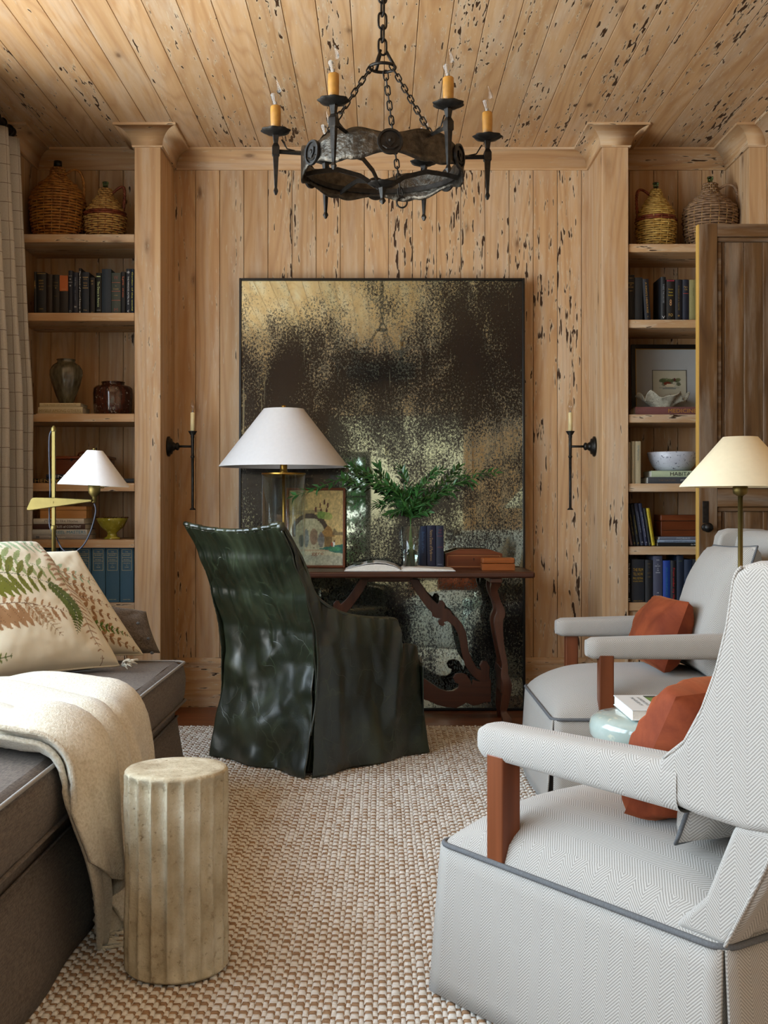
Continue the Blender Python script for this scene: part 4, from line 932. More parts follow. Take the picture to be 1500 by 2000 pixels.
cupp = [(.010, -.004), (.020, -.003), (.036, .002), (.045, .008), (.046, .010), (.036, .005), (.016, .001), (0, .001)]
spm = mesh('candle_spike', MB().lathe(spike, 4), M['iron']); cpm = mesh('drip_cup', MB().lathe(cupp, 32, fn=lambda r, z, a: r * (1 + .06 * (r > .03) * math.cos(8 * a))), M['iron'], True)
slm = mesh('candle_sleeve', MB().lathe([(.0155, .001), (.0155, .03), (.0162, .06), (.0155, .084), (.0135, .086), (0, .086)], 20, fn=lambda r, z, a: r * (1 + .05 * max(0, math.sin(3 * a + z * 60)) * (z > .05))), M['wax'], True)
for k in range(6):
    a = math.radians(5 + 60 * k); c, s_ = math.cos(a), math.sin(a); RA = .332
    mk('candle_spike', spm, None, ch, (RA * c, RA * s_, zc), (0, 0, a + PI / 4), bevel=.001, seg=1)
    mk('drip_cup', cpm, None, ch, (RA * c, RA * s_, zc), (0, 0, k)); mk('candle_sleeve', slm, None, ch, (RA * c, RA * s_, zc), (0, 0, k * 2.1))
    mk('candle_arm', MB().tube([(Rr * c, Rr * s_, zc - .058), (RA * c, RA * s_, zc - .055)], .007, 4), M['iron'], ch)
    mk('wire', MB().tube([((Rr + .02) * c, (Rr + .02) * s_, zc - .052), ((Rr + .045) * c, (Rr + .045) * s_, zc - .046), ((Rr + .062) * c, (Rr + .062) * s_, zc - .018)], .0022, 6), M['iron'], ch, smooth=True)
    b0 = len(COL.objects); bulb(ch, (RA * c, RA * s_, zc + .086), 1.05)
    # curved strap from the middle cup to the hoop
    if k % 2 == 0 or k == 3: mk('strap', MB().tube([(.02 * c, .02 * s_, zb - .062), (.07 * c, .07 * s_, zb - .03), (.14 * c, .14 * s_, zb - .012), (.20 * c, .20 * s_, zb - .02), (.240 * c, .240 * s_, zb - .03)], .010, 4, up=(0, 0, 1), sq=.35), M['iron'], ch, smooth=False)
mk('centre_cup', cpm, None, ch, (0, 0, zb - .062)); mk('finial', MB().lathe([(.003, -.055), (.011, -.045), (.006, -.036), (.012, -.006), (.014, 0)], 4, cz=zb - .062), M['iron'], ch)
def link_mesh(L, wd, r, name='chain_link'):
    pts = []
    for i in range(20):
        a = 2 * PI * i / 20; pts.append((wd * math.cos(a), 0, (L / 2 - wd) * (1 if math.sin(a) > 0 else -1) * min(1, abs(math.sin(a)) * 3) + wd * math.sin(a)))
    return mesh(name, MB().tube(pts, r, 6, closed=True), M['iron'], True)
def chain(p0, p1, lm, pitch, sag=0):
    p0, p1 = Vector(p0), Vector(p1); n = max(2, round((p1 - p0).length / pitch)); q = (p1 - p0).to_track_quat('Z', 'Y')
    for i in range(n):
        p = p0.lerp(p1, (i + .5) / n); o = mk('chain_link', lm, None, ch, p)
        o.rotation_mode = 'QUATERNION'; o.rotation_quaternion = q @ Matrix.Rotation((i % 2) * PI / 2 + .3, 4, 'Z').to_quaternion()
small, bigl = link_mesh(.030, .0075, .0024), link_mesh(.052, .013, .0036)
ztr = Z(132, CD)
for a_ in (75, 197, 318):
    a = math.radians(a_); chain((Rr * .93 * math.cos(a), Rr * .93 * math.sin(a), zb + (.0 if a_ != 75 else -.03)), (.035 * math.cos(a), .035 * math.sin(a), ztr), small, .0235)
mk('hanging_ring', MB().tube([(.04 * math.cos(2 * PI * i / 32), .04 * math.sin(2 * PI * i / 32), ztr) for i in range(32)], .005, 8, closed=True), M['iron'], ch, smooth=True)
mk('hook_ring', MB().tube([(.065 + .017 * math.cos(2 * PI * i / 20), .24, zb - .05 + .017 * math.sin(2 * PI * i / 20)) for i in range(20)], .003, 6, closed=True), M['iron'], ch, smooth=True)
for a_ in (0, 120, 240): a = math.radians(a_); mk('yoke', MB().tube([(.04 * math.cos(a), .04 * math.sin(a), ztr), (.012 * math.cos(a), .012 * math.sin(a), ztr + .05)], .005, 6), M['iron'], ch, smooth=True)
chain((0, 0, ztr + .045), (0, 0, CZ - .03), bigl, .041)
mk('canopy', MB().lathe([(.012, -.04), (.03, -.02), (.06, -.008), (.062, 0)], 28, cz=CZ), M['iron'], ch, smooth=True)

# ---------------------------------------------------------------- soft shapes
def pillow(name, c00, c10, c11, c01, th, mat, pinch=.07, n=26, wr=.006, seed=0, rk=.035, ras=None, parent=None, pipe=None, back=None, **kw):
    c00, c10, c11, c01 = map(Vector, (c00, c10, c11, c01))
    nrm = ((c10 - c00).cross(c01 - c00) + (c11 - c01).cross(c11 - c10)).normalized(); o_ = (c00 + c10 + c11 + c01) / 4
    root = parent or empty(name, o_, **kw)
    base = Vector((0, 0, 0)) if parent else o_
    def pt(u, v, side):
        uu = .5 + (u - .5) * (1 - pinch * 4 * v * (1 - v)); vv = .5 + (v - .5) * (1 - pinch * 4 * u * (1 - u))
        cc = 1 - rk * ((2 * u - 1) ** 2) * ((2 * v - 1) ** 2); uu = .5 + (uu - .5) * cc; vv = .5 + (vv - .5) * cc
        p = c00 * (1 - uu) * (1 - vv) + c10 * uu * (1 - vv) + c11 * uu * vv + c01 * (1 - uu) * vv
        e_ = max(0, 16 * u * (1 - u) * v * (1 - v)); t_ = e_ ** .36
        w1 = mnoise.fractal(Vector((u * 5 + seed, v * 5, seed * 1.7 + side)), 1, 2, 3) * wr * (1.2 - .6 * e_)
        # creases running in from the corners
        cr = 0
        for (a, b) in ((0, 0), (1, 0), (1, 1), (0, 1)):
            du, dv = abs(u - a), abs(v - b); r_ = math.hypot(du, dv)
            if r_ < .45: cr += -math.exp(-((du - dv) / (.03 + .12 * r_)) ** 2) * (1 - r_ / .45) * r_ * .08
        return p + nrm * side * (th / 2 * t_ + (w1 + cr * .5) * min(1, e_ * 6)) - base
    mf = MB().grid(lambda u, v: pt(u, v, 1), n, n)
    me = mesh(name + '_front' if False else 'front_cloth', mf, mat, True)
    if ras is not None:
        n2 = ras_n = 190; mf = MB().grid(lambda u, v: pt(u, v, 1), n2, n2); me = mesh('front_cloth', mf, mat, True)
        paint_verts(me, [ras.sample(i / n2, j / n2) for j in range(n2 + 1) for i in range(n2 + 1)])
    mk('front_cloth', me, None, root)
    mbk = MB().grid(lambda u, v: pt(u, v, -1), n, n); mbk.f = [f[::-1] for f in mbk.f]; mk('back_cloth', mbk, back or (mat if ras is None else M['back_linen']), root, smooth=True)
    if pipe:
        edge = [pt(k / n, 0, 1) for k in range(n)] + [pt(1, k / n, 1) for k in range(n)] + [pt(1 - k / n, 1, 1) for k in range(n)] + [pt(0, 1 - k / n, 1) for k in range(n)]
        mk('piping', MB().tube(edge, .0042, 8, closed=True), pipe, root, smooth=True)
    return root
M['back_linen'] = plain('cream_linen_back', 'd6ccb4', .9, scale=200, var=.06, bump=.2, bd=.001)

# ---------------------------------------------------------------- sofa along the left wall
sofa = empty('sofa', (-1.25, 2.6, 0), label='long grey tweed sofa with pale welting along the left window wall', cat='sofa')
def sl_(mb): mb.v = [(x + 1.25, y - 2.6, z) for x, y, z in mb.v]; return mb
SX1, SY0, SY1 = -.735, .6, 4.40
def cushion(u, v):                        # rounded box cushion, u across the seat, v along it
    return None
def rbox(x0, x1, y0, y1, z0, z1, r=.02, dome=0, n=8, nl=30, wr=.003):
    mb = MB()
    def top(u, v):
        x = x0 + r + (x1 - x0 - 2 * r) * u; y = y0 + r + (y1 - y0 - 2 * r) * v
        return (x, y, z1 + dome * (1 - (2 * u - 1) ** 4) * (1 - (2 * v - 1) ** 8) + wr * fbm((x, y, 0), 4))
    mb.grid(top, n, nl)
    ring = [(x1, y0), (x1, y1), (x0, y1), (x0, y0)]
    def side(u, v):
        # perimeter walk, u around, v down
        P = 2 * (x1 - x0 + y1 - y0); s_ = u * P; L1, L2 = y1 - y0, x1 - x0
        if s_ < L1: x, y, nx, ny = x1, y0 + s_, 1, 0
        elif s_ < L1 + L2: x, y, nx, ny = x1 - (s_ - L1), y1, 0, 1
        elif s_ < 2 * L1 + L2: x, y, nx, ny = x0, y1 - (s_ - L1 - L2), -1, 0
        else: x, y, nx, ny = x0 + (s_ - 2 * L1 - L2), y0, 0, -1
        bul = .012 * math.sin(PI * v) + wr * fbm((x * 2, y * 2, v), 4)
        ins = r * (1 - v / .12) if v < .12 else 0
        ins = r * (1 - math.sqrt(max(0, 1 - (1 - v / .12) ** 2))) if v < .12 else 0
        xx = min(max(x, x0 + ins), x1 - ins); yy = min(max(y, y0 + ins), y1 - ins)
        return (xx + nx * bul, yy + ny * bul, z1 - (z1 - z0) * v)
    mb.grid(side, 120, 10, closeu=True)
    return mb
mk('seat_cushion', sl_(rbox(-1.72, SX1, SY0, SY1, .345, .492, .03, .018, 14, 60)), M['tweed'], sofa, smooth=True)
wl_ = MB()
def loop(x0, x1, y0, y1, z, r, rad=.05):
    pts = []
    for (cx, cy, a0) in ((x1 - rad, y0 + rad, -90), (x1 - rad, y1 - rad, 0), (x0 + rad, y1 - rad, 90), (x0 + rad, y0 + rad, 180)):
        for k in range(7): a = math.radians(a0 + 15 * k); pts.append((cx + rad * math.cos(a), cy + rad * math.sin(a), z + .003 * mnoise.noise(Vector((cx + a, cy, 0)))))
    return MB().tube(pts, r, 8, closed=True)
mk('welting', sl_(loop(-1.72, SX1 + .002, SY0, SY1 + .002, .487, .005, .025)), M['seam'], sofa, smooth=True)
mk('welting', sl_(loop(-1.72, SX1 + .005, SY0, SY1 + .005, .347, .005, .025)), M['tweed'], sofa, smooth=True)
mk('base', sl_(MB().box(-1.72, SX1 - .03, SY0 + .02, SY1 - .03, .26, .345)), M['tweed'], sofa, bevel=.01)
sk = MB()
def skirt(u, v):
    # front run then the far end
    L1, L2 = SY1 - .02 - SY0, .95; s_ = u * (L1 + L2); fl = .035 * v + .004 * math.sin(s_ * 14) * v
    if s_ < L1: return (SX1 - .025 + fl, SY0 + s_, .285 - .267 * v)
    return (SX1 - .025 + fl - (s_ - L1), SY1 - .02 + fl, .285 - .267 * v)
mk('skirt', sl_(sk.grid(skirt, 160, 6)), M['tweed'], sofa, smooth=True, solid=.006)
mk('skirt_seam', sl_(MB().tube([(SX1 - .022, SY0, .287), (SX1 - .022, SY1 - .02, .287), (-1.7, SY1 - .018, .287)], .004, 6)), M['tweed'], sofa, smooth=True)
mk('backrest', sl_(rbox(-1.90, -1.70, SY0, SY1, .02, .80, .05, .0, 6, 40)), M['tweed'], sofa, smooth=True)

# fern printed pillows
def fern(ra, p0, p1, bend, n, L, col, col2, wid=.2, side=0, tip=.15, veins=True):
    p0, p1 = Vector(p0), Vector(p1); d = (p1 - p0); nr = Vector((-d.y, d.x)).normalized()
    def at(t_): return p0 + d * t_ + nr * bend * math.sin(PI * t_)
    for i in range(1, n + 1):
        t_ = i / (n + 1); p = at(t_); tg = (at(t_ + .02) - at(t_ - .02)).normalized(); nn = Vector((-tg.y, tg.x))
        l = L * (math.sin(PI * (t_ * .92 + .08)) ** .6 * (1 - t_ * .55) + tip * .2)
        for s_ in ((1, -1) if side == 0 else (side,)):
            dr_ = (nn * s_ + tg * .45).normalized(); w_ = l * wid; q = p + dr_ * l / 2; ang = math.atan2(dr_.y, dr_.x)
            m = 9; pts = []
            for k in range(m + 1):
                f = k / m; ww = w_ * math.sin(PI * min(1, f * .93 + .05)) ** .7 * (1 + .18 * (k % 2)); pts.append(p + dr_ * l * f + Vector((-dr_.y, dr_.x)) * ww / 2 + tg * .05 * l * f * f)
            for k in range(m, -1, -1):
                f = k / m; ww = w_ * math.sin(PI * min(1, f * .93 + .05)) ** .7 * (1 + .18 * ((k + 1) % 2)); pts.append(p + dr_ * l * f - Vector((-dr_.y, dr_.x)) * ww / 2 + tg * .05 * l * f * f)
            ra.poly([tuple(a) for a in pts], col)
            if veins:
                ra.poly([tuple(p + Vector((-dr_.y, dr_.x)) * .0016), tuple(p + dr_ * l * .9 + tg * .04 * l), tuple(p - Vector((-dr_.y, dr_.x)) * .0016)], col2)
    for k in range(40):
        a, b = at(k / 40), at((k + 1) / 40); t2 = (b - a).normalized(); nn = Vector((-t2.y, t2.x)) * .004 * (1 - k / 60); ra.poly([tuple(a + nn), tuple(b + nn), tuple(b - nn), tuple(a - nn)], col2)
def fern_raster(v):
    ra = Raster(380, 380, 'd8cfb8'); ra.noise(.04, 30, v)
    if v == 0:
        fern(ra, (-.2, 1.05), (1.1, .55), .0, 16, .20, '8d9a63', '6f8050', .26)
        fern(ra, (.30, 1.1), (1.1, .86), -.03, 12, .15, '9aab84', '70845c', .3)
        fern(ra, (1.0, .98), (.86, -.02), -.06, 22, .12, 'a5825f', '7a5a3e', .2)
        fern(ra, (-.1, .40), (.80, .30), .06, 14, .25, '9c7752', '6b4b30', .26, side=-1)
        fern(ra, (-.1, .40), (.80, .30), .06, 17, .10, 'a8845f', '6b4b30', .3, side=1)
        fern(ra, (-.1, .12), (.25, .30), .03, 12, .09, 'b39a7c', '7a5e44', .3)
        fern(ra, (.45, .42), (.62, .15), .0, 9, .10, 'bba98c', '8a6f50', .2)
        fern(ra, (-.12, .60), (.78, .52), .10, 12, .29, '66680e', '2e3d10', .25)
        fern(ra, (.70, .56), (.72, .16), .09, 18, .085, '525f12', '2e3d10', .45)
        fern(ra, (-.05, .02), (.28, .07), .02, 9, .06, '6f7d3c', '4a5a2a', .3)
    else:
        fern(ra, (0, .98), (.95, .62), .05, 16, .18, '9fb394', '7d9474', .3)
        for i in range(6): fern(ra, (.0 + .03 * i, .72 - .1 * i), (.98, .66 - .13 * i), .08, 15, .13, ['a07c58', '94704c'][i % 2], '6b4b30', .42)
        fern(ra, (.1, .8), (.92, .45), -.05, 18, .12, 'a5805c', '6b4b30', .35)
        fern(ra, (.2, .25), (.98, .14), .06, 20, .10, '55702a', '33451a', .35)
        fern(ra, (.05, .55), (.38, .40), 0, 8, .15, '4f6d2a', '2f421a', .3)
    return ra
pillow('throw_pillow', (-1.27, 3.60, .515), (-.885, 4.03, .515), (-1.225, 4.18, .945), (-1.53, 3.80, .93), .22, M['fernprint'], ras=fern_raster(0), seed=1, pipe=M['piping'] if False else M['back_linen'],
       label='large cream pillow printed with a green curling fern, nearest on the sofa', cat='pillow')
pillow('throw_pillow', (-1.30, 4.12, .515), (-.868, 4.34, .515), (-1.135, 4.40, .905), (-1.56, 4.22, .90), .19, M['fernprint'], ras=fern_raster(1), seed=4, pipe=M['back_linen'],
       label='fern printed pillow with brown fronds standing behind the nearest one', cat='pillow')
# grey pillow with buttoned edge behind
gp = pillow('throw_pillow', (-1.2, 4.34, .515), (-.835, 4.49, .505), (-.90, 4.53, .665), (-1.25, 4.47, .72), .10, M['tweed'], seed=7, label='small grey pillow with dark edge buttons peeping out behind the fern pillows', cat='pillow')
bt = MB()
for (x, y) in ((270, 1217), (290, 1247), (297, 1275)): c_ = W(x, y, 4.44) - Vector(gp.location); bt.lathe([(0, -.006), (.006, -.004), (.007, .002), (0, .006)], 10, c_.x, c_.y, c_.z)
mk('buttons', bt, M['piping'], gp, smooth=True)
pillow('throw_pillow', (-1.50, 3.35, .52), (-1.46, 3.80, .52), (-1.60, 3.85, .94), (-1.61, 3.4, .93), .14, plain('slate_blue_cloth', '8a93a8', .9, scale=200, var=.05), seed=9, label='pale slate blue pillow at the picture left edge behind the big fern pillow', cat='pillow')

# cream throw over the sofa edge
thr = empty('throw_blanket', (-.75, 3.0, .3), label='cream boucle throw draped over the sofa front and trailing to the rug', cat='blanket')
def throw_pt(s_, t_, off=0.0, z_end=.05):
    # path: back on the seat -> front edge -> down
    La, Lb = .78, .50 - z_end; tot = La + .08 + Lb; d = t_ * tot; R_ = .05
    fold = .040 * (abs(math.sin(s_ * 10.5 + .9 * math.sin(t_ * 3) + t_ * 8.0)) ** .8 * 1.6 - 1) + .012 * math.sin(s_ * 27 + t_ * 5)
    h = .044 + off + fold * .9 + .004 * fbm((s_ * 4, t_ * 4, 1), 1)
    if s_ > .9 or s_ < .06: h *= .75
    if d < La: x, z, nx, nz = SX1 - .05 - (La - d), .51, 0, 1
    elif d < La + .08: a = (d - La) / .08 * PI / 2; x, z, nx, nz = SX1 - .05 + R_ * math.sin(a), .51 - R_ + R_ * math.cos(a), math.sin(a), math.cos(a)
    else: x, z, nx, nz = SX1 + .004 + .02 * ((d - La - .08) / Lb), .46 - (d - La - .08), 1, 0
    k = max(0, (d - La) / (tot - La))
    yn = 2.62 + .05 * (La - min(d, La)) / La + .26 * max(0, k - .35) ** 1.2; yf = 3.46 + .13 * (La - min(d, La)) / La - .12 * k
    y = yn + (yf - yn) * s_ + .018 * math.sin(t_ * 7 + s_ * 9)
    h = max(h, .010)
    if k > 0: h += .035 * math.sin(PI * min(1, k)) * (.4 + .6 * math.sin(s_ * 15 + 1.2) ** 2)
    return (x + nx * h + .75, y - 3.0, max(z + nz * h, .014) - .3)
mk('cloth', MB().grid(lambda u, v: throw_pt(u, v), 90, 120), M['throw'], thr, smooth=True, solid=.011)
fl2 = MB().grid(lambda u, v: throw_pt(u * .30 - .015, .54 + v * (.26 + .20 * u / 1.0), .022 + .012 * math.sin(u * 5)), 30, 44)
mk('folded_corner', fl2, M['throw'], thr, smooth=True, solid=.011)
fr = MB(); rr = random.Random(2)
for i in range(46):
    p = Vector(throw_pt((i + .5) / 46, 1.0)); q = [p + Vector((0, 0, .004))]; dx, dy = rr.uniform(.01, .05), rr.uniform(-.02, .02)
    q += [p + Vector((dx * .4, dy * .4, -.018)), p + Vector((dx, dy, -.032)), p + Vector((dx * 1.6, dy * 1.7, -.034))]
    q = [Vector((a.x, a.y, max(a.z, -.283))) for a in q]; fr.tube(q, [.0045, .0045, .004, .002], 6)
mk('fringe', fr, M['throw'], thr, smooth=True, kind='stuff')

# ---------------------------------------------------------------- fluted cast stone stool
stl = empty('drum_stool', (-.468, 2.69, .017), label='fluted cast stone drum stool with flat top on the rug', cat='stool')
NF = 20
def flute(r, z, a):
    if z < .006 or z > .447: return r * 1.0
    k = a * NF / (2 * PI); f = abs((k % 1) - .5) * 2; fade = min(1, (z - .006) / .012, (.447 - z) / .012)
    return r - .0135 * fade * (1 - f ** 2.4) + .0012 * mnoise.noise(Vector((a * 9, z * 30, 1))) * fade
pr = [(0, 0), (.110, 0), (.116, .006)] + [(.1175 + .0015 * math.sin(z_ * 20), z_) for z_ in [.008 + .436 * k / 40 for k in range(41)]] + [(.1165, .448), (.112, .453), (.09, .4535), (0, .4535)]
mk('fluted_drum', MB().lathe(pr, 240, fn=flute, cap=False), M['stone'], stl, smooth=True)

# ---------------------------------------------------------------- curtain, rod, rings
cu = empty('curtain', (-1.80, 5.3, 1.4), label='linen windowpane check curtain bunched at the left window', cat='curtain')
ztop = 2.845
NU, NVV = 260, 60; L = 1.05
def cur(u, v):
    y = 5.80 - L * u; z = ztop * (1 - v) + .02; ph = u * L / .17 * 2 * PI
    amp = (.035 + .045 * min(1, v * 2.2)) * (1 + .15 * math.sin(u * 9)); c = math.sin(ph + .3 * math.sin(v * 3))
    x = -1.812 + amp * (abs(c) ** .8) * (1 if c > 0 else -1) + .022 * min(1, v * 2) + .006 * fbm((u * 6, v * 3, 0), 1)
    y += .018 * math.cos(ph * 2) * min(1, v * 3) - .03 * (1 - min(1, v * 3)) * 0
    return (x + 1.80, y - 5.3, z - 1.4)
mb = MB().grid(cur, NU, NVV); me = mesh('cloth', mb, M['curtain'], True); uvl = me.uv_layers.new(name='UVMap')
for p in me.polygons:
    for li in p.loop_indices:
        vi = me.loops[li].vertex_index; i, j = vi % (NU + 1), vi // (NU + 1); uvl.data[li].uv = (i / NU * L * 2.1, j / NVV * ztop)
mk('cloth', me, None, cu, solid=.003)
hd = MB()
for k in range(10): hd.box(-.03, .03, .46 - k * .115 - .004, .46 - k * .115 + .004, 1.40, 1.47)
rod = empty('curtain_rod', (-1.815, 3.4, 2.905), label='black iron curtain rod high on the left wall', cat='curtain rod')
mk('rod', MB().tube([(0, -2.7, 0), (0, 2.36, 0)], .016, 16), M['iron'], rod, smooth=True); mk('end_cap', MB().lathe([(.0, -.02), (.022, -.014), (.024, 0), (.020, .012), (.016, .02)], 18).xf(Matrix.Translation((0, 2.375, 0)) @ Matrix.Rotation(PI / 2, 4, 'X')), M['iron'], rod, smooth=True)
rg = mesh('ring', MB().tube([(.027 * math.cos(2 * PI * i / 24), 0, .027 * math.sin(2 * PI * i / 24) - .011) for i in range(24)], .0045, 8, closed=True), M['iron'], True)
for k in range(10): mk('ring', rg, None, rod, (0, 2.32 - k * .10, 0), (0, 0, .12 * (-1) ** k))
mk('bracket', MB().box(-.111, 0, 1.2, 1.22, -.012, .012), M['iron'], rod)

# ---------------------------------------------------------------- left brass reading lamp
D4 = 4.72; lp = empty('floor_lamp', (X(105, D4), D4, .0), label='brass reading floor lamp with wedge arm and white cone shade behind the sofa', cat='lamp')
xb = X(105, D4); zz = lambda y: Z(y, D4); xx = lambda x: X(x, D4) - xb
mk('base', MB().lathe([(.13, .001), (.13, .014), (.12, .02), (.03, .026), (.016, .04)], 40), M['brass_pale'], lp, smooth=True)
mk('lower_pole', MB().lathe([(.0085, .03), (.0085, zz(1036)), (.012, zz(1034)), (.012, zz(1028)), (.009, zz(1026))], 16), M['brass_pale'], lp, smooth=True)
mk('upper_pole', MB().box(-.0065, .0065, -.0065, .0065, zz(1030), zz(840)), M['brass_pale'], lp, bevel=.001)
mk('pole_cap', MB().lathe([(.009, zz(843)), (.0105, zz(841)), (.0105, zz(836)), (.006, zz(833.5)), (.005, zz(832)), (0, zz(831))], 16), M['brass_pale'], lp, smooth=True)
wed = [(xx(66), zz(972)), (xx(72), zz(971.5)), (xx(105), zz(972)), (xx(181), zz(975.5)), (xx(181), zz(980)), (xx(110), zz(990)), (xx(60), zz(997)), (xx(54.5), zz(996)), (xx(55), zz(992)), (xx(62), zz(976))]
mk('wedge_arm', MB().prism(wed, 'y', -.018, .018), M['brass_pale'], lp, bevel=.003)
mk('pivot_screw', MB().lathe([(0, -.003), (.004, -.002), (.004, .002)], 12).xf(Matrix.Translation((0, -.019, zz(981))) @ Matrix.Rotation(PI / 2, 4, 'X')), M['brass_pale'], lp)
cx = xx(184)
mk('socket_cup', MB().lathe([(.006, zz(982)), (.0085, zz(981)), (.0085, zz(971)), (.012, zz(969)), (.021, zz(964)), (.0245, zz(957)), (.0245, zz(947)), (.018, zz(945))], 20, cx), M['brass_pale'], lp, smooth=True)
mk('switch', MB().tube([(cx + .022, 0, zz(952)), (cx + .034, 0, zz(952.5))], .003, 8).lathe([(0, 0), (.004, .002), (.004, .006), (0, .008)], 8, cx + .036, 0, zz(954)), M['brass_pale'], lp, smooth=True)
def cone_shade(parent, c, z0, z1, r0, r1, mat, tiltm=None, name='lamp_shade'):
    pr = [(r0, z0), (r0 - .0005, z0 + .004), (r1, z1), (r1 - .003, z1), (r0 - .004, z0 + .004), (r0 - .003, z0), (r0, z0)]
    mb = MB().lathe(pr, 72, cap=False)
    sp = MB()
    for k in range(3): a = 2 * PI * k / 3 + .4; sp.tube([(0, 0, z1 - .012), (r1 * math.cos(a), r1 * math.sin(a), z1 - .004)], .0015, 4)
    sp.lathe([(.006, z1 - .016), (.006, z1 - .004), (0, z1 - .002)], 10)
    if tiltm is not None: mb.xf(tiltm); sp.xf(tiltm)
    mb.v = [(a + c[0], b + c[1], d) for a, b, d in mb.v]; sp.v = [(a + c[0], b + c[1], d) for a, b, d in sp.v]
    o = mk(name, mb, mat, parent, smooth=True); o.data.polygons.foreach_set('use_smooth', [True] * len(o.data.polygons))
    m = o.modifiers.new('es', 'EDGE_SPLIT'); m.split_angle = math.radians(50)
    mk('shade_fitting', sp, M['brass'], parent); return o
TM = Matrix.Translation((0, 0, zz(915))) @ Matrix.Rotation(math.radians(2.5), 4, 'Y') @ Matrix.Translation((0, 0, -zz(915)))
cone_shade(lp, (cx, 0), zz(948.5), zz(880), .140, .031, M['shade'], TM)
mk('finial', MB().lathe([(.003, zz(880)), (.006, zz(878)), (.006, zz(876)), (0, zz(875))], 12, cx), M['brass_pale'], lp, smooth=True)
def bez(pts, n=10):
    pts = [Vector(p) for p in pts]; out = []
    for i in range(len(pts) - 1):
        p0 = pts[max(i - 1, 0)]; p1 = pts[i]; p2 = pts[i + 1]; p3 = pts[min(i + 2, len(pts) - 1)]
        for k in range(n):
            t_ = k / n; out.append(.5 * ((2 * p1) + (p2 - p0) * t_ + (2 * p0 - 5 * p1 + 4 * p2 - p3) * t_ ** 2 + (3 * p1 - p0 - 3 * p2 + p3) * t_ ** 3))
    return out + [pts[-1]]
P_ = lambda x, y, dy=0: (xx(x), dy, zz(y))
mk('power_cord', MB().tube(bez([P_(184, 983), P_(187, 1000), P_(178, 1035), P_(165, 1062), P_(150, 1076), P_(135, 1080), P_(120, 1070), P_(106, 1047, .02), P_(95, 1030, .02), P_(93, 1005, .025), P_(93, 985, .025), P_(98, 960, .0), P_(97, 920, 0), P_(96, 880, 0), P_(97, 850, 0), P_(103, 838, 0)]), .0032, 8), M['cord'], lp, smooth=True)

# ---------------------------------------------------------------- desk
dk = empty('writing_desk', (0, 5.88, 0), label='dark walnut trestle desk with carved scroll stretcher before the mirror', cat='desk')
TZ = .7525; dx0, dx1 = -.70, .738
mk('tabletop', MB().box(dx0, dx1, 5.655 - 5.88, 6.10 - 5.88, TZ - .030, TZ), M['dark_woodX'], dk, bevel=.010, seg=4)
mk('apron', MB().box(X(705, 5.86), X(806, 5.86), -.03, .0, TZ - .06, TZ - .0305), M['dark_woodX'], dk, bevel=.003)
def zp(pts): return [(X(560 + a / 2.885, 5.86), Z(1060 + b / 2.885, 5.86)) for a, b in pts]
arm = [(690, 205), (740, 205), (765, 240), (790, 280), (820, 318), (850, 345), (860, 325), (878, 325), (892, 342), (890, 370), (905, 372), (925, 385), (935, 405), (962, 425), (990, 460), (1010, 505), (1018, 560), (1025, 610), (1048, 665), (1075, 710), (1096, 716), (1084, 690), (1100, 664), (1128, 668), (1143, 700), (1140, 740), (1145, 780), (1105, 785), (1065, 765), (1035, 735), (1005, 690), (985, 620), (975, 560), (965, 515), (940, 468), (905, 440), (884, 446), (892, 458), (880, 470), (858, 462), (850, 440), (865, 425), (840, 422), (820, 412), (816, 392), (790, 365), (765, 332), (725, 275)]
low = [(577, 770), (640, 745), (720, 742), (770, 760), (820, 795), (860, 822), (900, 835), (940, 832), (965, 815), (970, 795), (948, 785), (936, 760), (950, 738), (985, 733), (1015, 745), (1035, 775), (1042, 800), (1048, 770), (1080, 780), (1150, 770), (1150, 895), (1110, 898), (1080, 912), (1055, 916), (1030, 908), (1010, 900), (985, 915), (955, 930), (900, 925), (850, 912), (800, 890), (760, 875), (700, 868), (577, 868)]
cxm = X(560 + 577 / 2.885, 5.86)
armp = zp(arm); lowp = zp(low)
